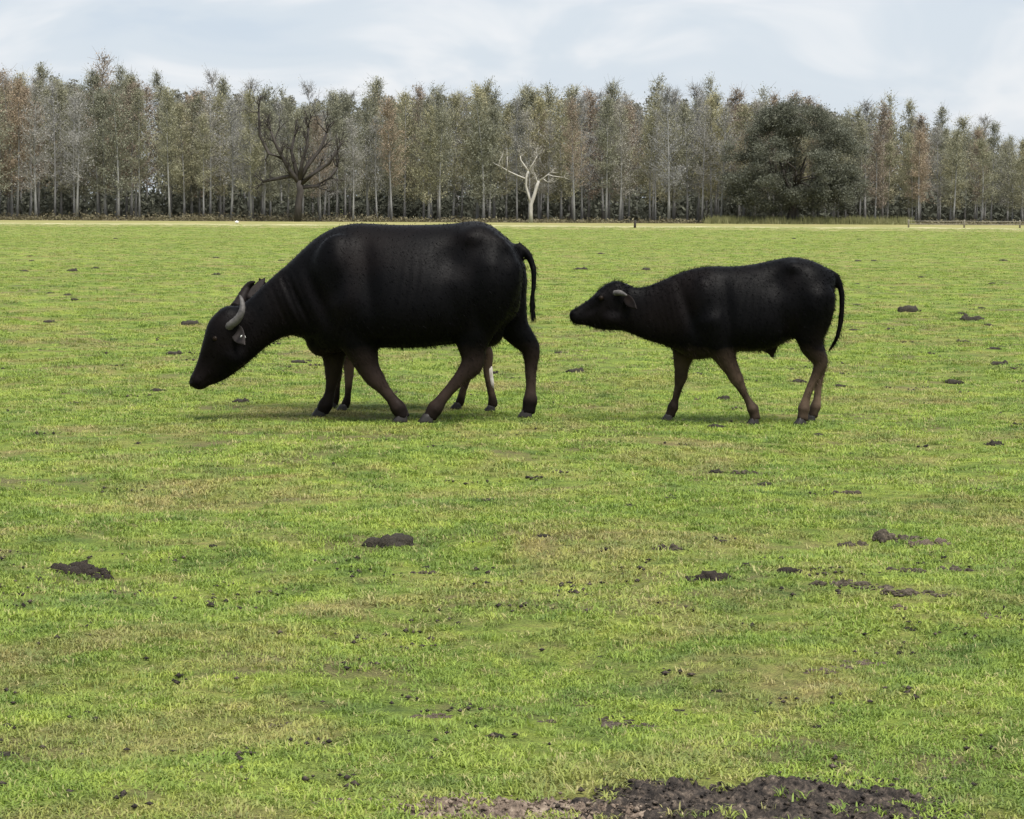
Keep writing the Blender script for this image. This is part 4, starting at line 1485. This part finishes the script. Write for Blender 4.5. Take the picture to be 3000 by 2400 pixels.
K.ball(2318, 785, -0.13, 0.07, 0.05, 0.05)
K.ball(2318, 785, 0.13, 0.07, 0.05, 0.05)
K.ball(2256, 1026, 0, 0.05, 0.035, 0.025)
K.tube([(2255, 1020, 12), (2261, 1036, 9), (2264, 1052, 6)], 0)
K.ball(1795, 930, -0.065, 0.08, 0.035, 0.065)
K.ball(1795, 930, 0.065, 0.08, 0.035, 0.065)
K.ball(1762, 868, -0.075, 0.035, 0.018, 0.025)
K.ball(1762, 868, 0.075, 0.035, 0.018, 0.025)
K.ball(1806, 836, 0.0, 0.06, 0.08, 0.03)
K.ball(1682, 925, 0.0, 0.035, 0.058, 0.045)
K.tube([(2432, 795, 10), (2448, 806, 10), (2461, 832, 10), (2467, 868, 10), (2466, 910, 9.5), (2462, 950, 9), (2453, 988, 8), (2440, 1014, 7), (2427, 1034, 4)], 0, dys=[0, 0, 0, 0, 0, .0, .0, .02, .03])
K.feat = [(2316, 784, 28, 18, .2, .010), (2268, 830, 36, 38, 0, -.026), (2375, 900, 34, 70, 0, .014), (2290, 950, 22, 60, -.2, -.016),
    (2060, 850, 30, 50, -.15, .014), (2072, 930, 34, 46, -.1, .008), (2125, 920, 18, 90, -.1, -.022), (2008, 900, 16, 80, -.3, -.022),
    (1790, 935, 26, 18, .2, .010), (1830, 910, 10, 36, .1, -.012), (1735, 905, 26, 9, -.5, -.008), (1672, 926, 6, 5, 0, -.012), (1698, 942, 26, 2.5, .1, -.004), (2400, 960, 18, 50, .1, -.012)]
K.waves = [(2190, 920, 70, 90, .1, .0022, 23), (1930, 915, 60, 70, -.25, .0013, 18)]
K.weight = lambda c: np.where((c[:, 2] > 0.52) & (c[:, 0] < 0.55) & (c[:, 0] > -0.75), 0.55, 0.14)
calf_body = K.build(calf, m_calfcoat, 0.0115, 5)
put_hooves(calf, f, hoof_small)
kp = lambda px, py, dy: K.pt(px, py, dy)
horn_obj(calf, 'horn', [kp(1800, 858, -.075), kp(1812, 856, -.115), kp(1823, 859, -.132), kp(1834, 864, -.14)], [.020, .019, .014, .005], m_horn)
horn_obj(calf, 'horn', [kp(1800, 848, .075), kp(1814, 842, .115), kp(1830, 838, .14), kp(1844, 838, .15)], [.024, .022, .017, .006], m_horn)
ear_obj(calf, kp(1830, 868, -.075), kp(1862, 902, -.17), 0.034, m_darkhorn, 0.009)
ear_obj(calf, kp(1830, 862, .075), kp(1858, 845, .19), 0.040, m_darkhorn, 0.009)
eye_obj(calf, kp(1760, 872, -0.086), 0.017)
eye_obj(calf, kp(1760, 872, 0.086), 0.017)
hair_obj(calf, calf_body.data, m_calfhair, lambda c, n: (n[:, 2] > 0.3) * (c[:, 2] > 0.5) * np.where(c[:, 0] < -0.25, 4.0, 0.6) + 2.2 * (n[:, 2] < -0.4) * (c[:, 0] < -0.3) * (c[:, 2] > 0.45) , 4200, 0.028, 2, 0.2)
hair_obj(calf, calf_body.data, m_calfhair, lambda c, n: 1.0 * (c[:, 2] > 0.2), 20000, 0.030, 22, 0.75, 0.06, 0.0016)

# ---- second calf, walking on the far side of the cow
YH = 16.85
def hx(px, py):
    q = max(0.0, (1860 - px) / 200.0)
    y2 = 1214 + (py - 1242) * 0.93
    if py > 960:
        y2 -= (py - 960) * 0.42 * (1 if px > 1990 else 0.3)
    return 1008 + (px - 2060) * 0.95 + q * 30, y2 + 34 * q
hid = empty('water_buffalo', (P(1200, 1214, YH).x, YH, 0))
tag(hid, 'young buffalo hidden behind the grazing cow, only its slim legs showing', 'buffalo')
Hh = Beast('hidden', YH, hx)
Hh.torso(calf_st)
f = []
legs_h = [
    ([(1012, 880, 44), (1018, 960, 36), (1023, 1020, 26), (1025, 1070, 18), (1025, 1105, 16), (1023, 1150, 12), (1021, 1178, 13), (1017, 1192, 15), (1012, 1206, 15)], -0.10, 0.0),
    ([(1000, 880, 44), (994, 960, 36), (988, 1020, 26), (986, 1070, 18), (986, 1100, 16), (984, 1140, 12), (982, 1165, 13), (978, 1185, 15), (974, 1200, 15)], 0.10, 0.0),
    ([(1345, 850, 52), (1360, 930, 46), (1385, 990, 34), (1420, 1030, 22), (1430, 1055, 18), (1428, 1095, 15), (1434, 1140, 13), (1441, 1175, 13), (1444, 1195, 16), (1442, 1218, 16)], -0.10, 0.0),
    ([(1345, 850, 50), (1350, 930, 42), (1355, 990, 32), (1372, 1040, 22), (1378, 1070, 18), (1372, 1100, 15), (1362, 1135, 13), (1352, 1168, 13), (1348, 1186, 15), (1342, 1200, 15)], 0.10, 0.0)]
chains = []
for ch, dy, rz in legs_h:
    p, fn = Hh.leg(ch, dy, dy_top=dy, raw=True)
    f.append((p, rz))
    chains.append(fn)
Hh.tube([(2440, 800, 9), (2452, 820, 9), (2440, 870, 8), (2432, 930, 7), (2430, 980, 5)], 0)
hid_body = Hh.build(hid, m_calfcoat, 0.0125, 5)
put_hooves(hid, f, hoof_small)
hp = lambda px, py, dy: Hh.pt(px, py, dy, True)
ear_obj(hid, hp(788, 850, -.07), hp(764, 814, -.13), 0.03, m_darkhorn, 0.009)
ear_obj(hid, hp(800, 860, .07), hp(815, 835, .18), 0.04, m_darkhorn, 0.009)
eye_obj(hid, Hh.pt(1760, 872, -0.086), 0.017)
eye_obj(hid, Hh.pt(1760, 872, 0.086), 0.017)
# white patch of coat on one hind shank, a sleeve lying on the leg
fn = chains[2]
g = Geo()
sel = [fn[i] for i in range(11, 16)]
pts, rad = [], []
for k, r in enumerate(sel):
    pts.append(r[:3] - np.array(hid.location) + np.array([0.016, -0.004, 0]))
    rad.append(r[3] * (0.62 if 0 < k < 4 else 0.25))
g.tube(pts, rad, 10, True)
o = obj('stocking', g.mesh('stocking', True), m_stocking, hid)
o['label'] = 'white stocking on the hind shank'

# ------------------------------------------------------------------ grass
lib = bpy.data.collections.new('grass_tufts')      # sources of the tufts, not placed themselves
def tuft(name, nbl, rad, hmin, hmax, wd, mat, seed, lie=0.5):
    rg = np.random.default_rng(seed)
    V, Q, T = [], [], []
    for k in range(nbl):
        a = rg.uniform(0, 6.28)
        r = rad * math.sqrt(rg.uniform())
        bx, by = r * math.cos(a), r * math.sin(a)
        az = rg.uniform(0, 6.28)
        L = rg.uniform(hmin, hmax)
        ln = rg.uniform(0.15, 1.0) * lie
        dx, dy = math.cos(az), math.sin(az)
        sx_, sy_ = -dy * wd * 0.5, dx * wd * 0.5
        tw = rg.uniform(-0.6, 0.6)
        sx_, sy_ = sx_ * math.cos(tw) + sy_ * math.sin(tw), sy_ * math.cos(tw) - sx_ * math.sin(tw)
        p1 = (bx + dx * L * ln * 0.45, by + dy * L * ln * 0.45, L * 0.55 * (1 - 0.3 * ln))
        p2 = (bx + dx * L * ln * 1.15, by + dy * L * ln * 1.15, L * (1 - 0.55 * ln))
        i = len(V)
        V += [(bx - sx_, by - sy_, -0.006), (bx + sx_, by + sy_, -0.006),
              (p1[0] + sx_ * 0.8, p1[1] + sy_ * 0.8, p1[2]), (p1[0] - sx_ * 0.8, p1[1] - sy_ * 0.8, p1[2]), p2]
        Q.append((i, i + 1, i + 2, i + 3))
        T.append((i + 3, i + 2, i + 4))
    me = np_mesh(name, np.array(V), [Q, T])
    me.materials.append(mat)
    o = bpy.data.objects.new(name, me)
    lib.objects.link(o)
for i in range(5):
    tuft('grass_tuft_%d' % i, 26, 0.055, 0.012, 0.034, 0.0048, m_grass, 20 + i, 1.25)
tuft('grass_tuft_5', 14, 0.045, 0.014, 0.040, 0.0040, m_straw, 31, 1.3)
tuft('grass_tuft_6', 20, 0.035, 0.024, 0.048, 0.0046, m_grass, 33, 0.9)
pts_l = []
def zone(y0, y1, dens, smin, smax):
    half = lambda y: 0.5 * y * (IMW / FPX) * 1.12 + 2.6
    area = 0.5 * (2 * half(y0) + 2 * half(y1)) * (y1 - y0)
    n = int(area * dens)
    y = np.sqrt(rng.uniform(y0 ** 2, y1 ** 2, n))
    x = rng.uniform(-1, 1, n) * (0.5 * y * (IMW / FPX) * 1.12 + 2.6)
    s = rng.uniform(smin, smax, n)
    pts_l.append(np.stack([x, y, s], 1))
zone(4.6, 8, 720, 0.45, 1.15)
zone(8, 12, 400, 0.65, 1.4)
zone(12, 20, 200, 0.9, 1.7)
zone(20, 34, 90, 1.2, 2.2)
zone(34, 60, 30, 1.5, 2.8)
zone(60, 110, 9, 2.0, 4.0)
zone(110, 190, 3, 3.0, 6.0)
A = np.concatenate(pts_l)
keep = np.ones(len(A), bool)
for (bx, by, br) in BLOBS:
    if by < 70:
        d2 = (A[:, 0] - bx) ** 2 + ((A[:, 1] - by + 0.15 * br) / 1.15) ** 2
        keep &= d2 > (br * rng.uniform(0.25, 1.0, len(A))) ** 2
dx, dy = (A[:, 0] - PATCH[0]) / 0.44, (A[:, 1] - PATCH[1]) / 0.24
keep &= (dx ** 2 + dy ** 2 + rng.normal(0, 0.40, len(A))) > 0.72
dx, dy = (A[:, 0] - gp2.x) / 0.30, (A[:, 1] - gp2.y) / 0.12
keep &= (dx ** 2 + dy ** 2 + rng.normal(0, 0.5, len(A))) > 0.55
A = A[keep]
# patchy: thin the sward where the ground is worn
wear = np.sin(A[:, 0] * 2.1 + 1.3 * np.sin(A[:, 1] * 1.7)) * np.sin(A[:, 1] * 2.6 + 1.1 * np.sin(A[:, 0] * 2.3))
A = A[rng.uniform(size=len(A)) < np.clip(0.98 - 0.7 * wear, 0.25, 1)]
ft = []
for root_ in (cow, calf, hid):
    for o_ in root_.children:
        if o_.name.startswith('hoof'):
            hxy = np.array([root_.location.x + o_.location.x, root_.location.y + o_.location.y])
            q = hxy + rng.normal(0, 0.075, (34, 2)) + np.array([0, -0.05])
            ft.append(np.concatenate([q, np.full((34, 1), 1.7)], 1))
nf = len(np.concatenate(ft))
A = np.concatenate([A] + ft)
n = len(A)
dxp, dyp = (A[:, 0] - PATCH[0]) / 0.5, (A[:, 1] - PATCH[1]) / 0.28
dxq, dyq = (A[:, 0] - gp2.x) / 0.36, (A[:, 1] - gp2.y) / 0.14
lift = 0.030 * np.exp(-(dxp ** 2 + dyp ** 2) * 1.2) + 0.016 * np.exp(-(dxq ** 2 + dyq ** 2) * 1.2)
V = np.stack([A[:, 0], A[:, 1], gz(A[:, 0], A[:, 1]) + lift], 1)
me = bpy.data.meshes.new('grass')
me.vertices.add(n)
me.vertices.foreach_set('co', V.astype(np.float32).ravel())
sv = np.stack([A[:, 2], A[:, 2], np.clip(A[:, 2] ** 0.35 * rng.uniform(0.45, 1.0, n) * np.interp(A[:, 1], [5, 10], [0.78, 1.0]), 0.3, 1.4)], 1)
for nm, tp, arr in (('rot', 'FLOAT', rng.uniform(0, 6.28, n)),):
    at = me.attributes.new(nm, tp, 'POINT')
    at.data.foreach_set('value', arr.astype(np.float32))
at = me.attributes.new('scl', 'FLOAT_VECTOR', 'POINT')
at.data.foreach_set('vector', sv.astype(np.float32).ravel())
at = me.attributes.new('pick', 'INT', 'POINT')
at.data.foreach_set('value', rng.choice(7, n, p=[.155, .155, .155, .155, .145, .165, .07]).astype(np.int32))
grass = obj('grass', me)
tag(grass, 'short green pasture grass covering the field', 'grass', kind='stuff')
ng = bpy.data.node_groups.new('grass_scatter', 'GeometryNodeTree')
ng.interface.new_socket('Geometry', in_out='INPUT', socket_type='NodeSocketGeometry')
ng.interface.new_socket('Geometry', in_out='OUTPUT', socket_type='NodeSocketGeometry')
gi, go = N(ng, 'NodeGroupInput'), N(ng, 'NodeGroupOutput')
iop = N(ng, 'GeometryNodeInstanceOnPoints')
ci = N(ng, 'GeometryNodeCollectionInfo')
ci.inputs['Collection'].default_value = lib
ci.inputs['Separate Children'].default_value = True
ci.inputs['Reset Children'].default_value = True
def attr(nm, tp):
    a = N(ng, 'GeometryNodeInputNamedAttribute', data_type=tp)
    a.inputs['Name'].default_value = nm
    return a
ar, as_, ap = attr('rot', 'FLOAT'), attr('scl', 'FLOAT_VECTOR'), attr('pick', 'INT')
cx = N(ng, 'ShaderNodeCombineXYZ')
L = ng.links.new
L(gi.outputs[0], iop.inputs['Points'])
L(ci.outputs[0], iop.inputs['Instance'])
iop.inputs['Pick Instance'].default_value = True
L(ap.outputs['Attribute'], iop.inputs['Instance Index'])
L(ar.outputs['Attribute'], cx.inputs['Z'])
L(cx.outputs[0], iop.inputs['Rotation'])
L(as_.outputs['Attribute'], iop.inputs['Scale'])
L(iop.outputs[0], go.inputs[0])
md = grass.modifiers.new('scatter', 'NODES')
md.node_group = ng
print('grass tufts', n, 'trees', tr_i)
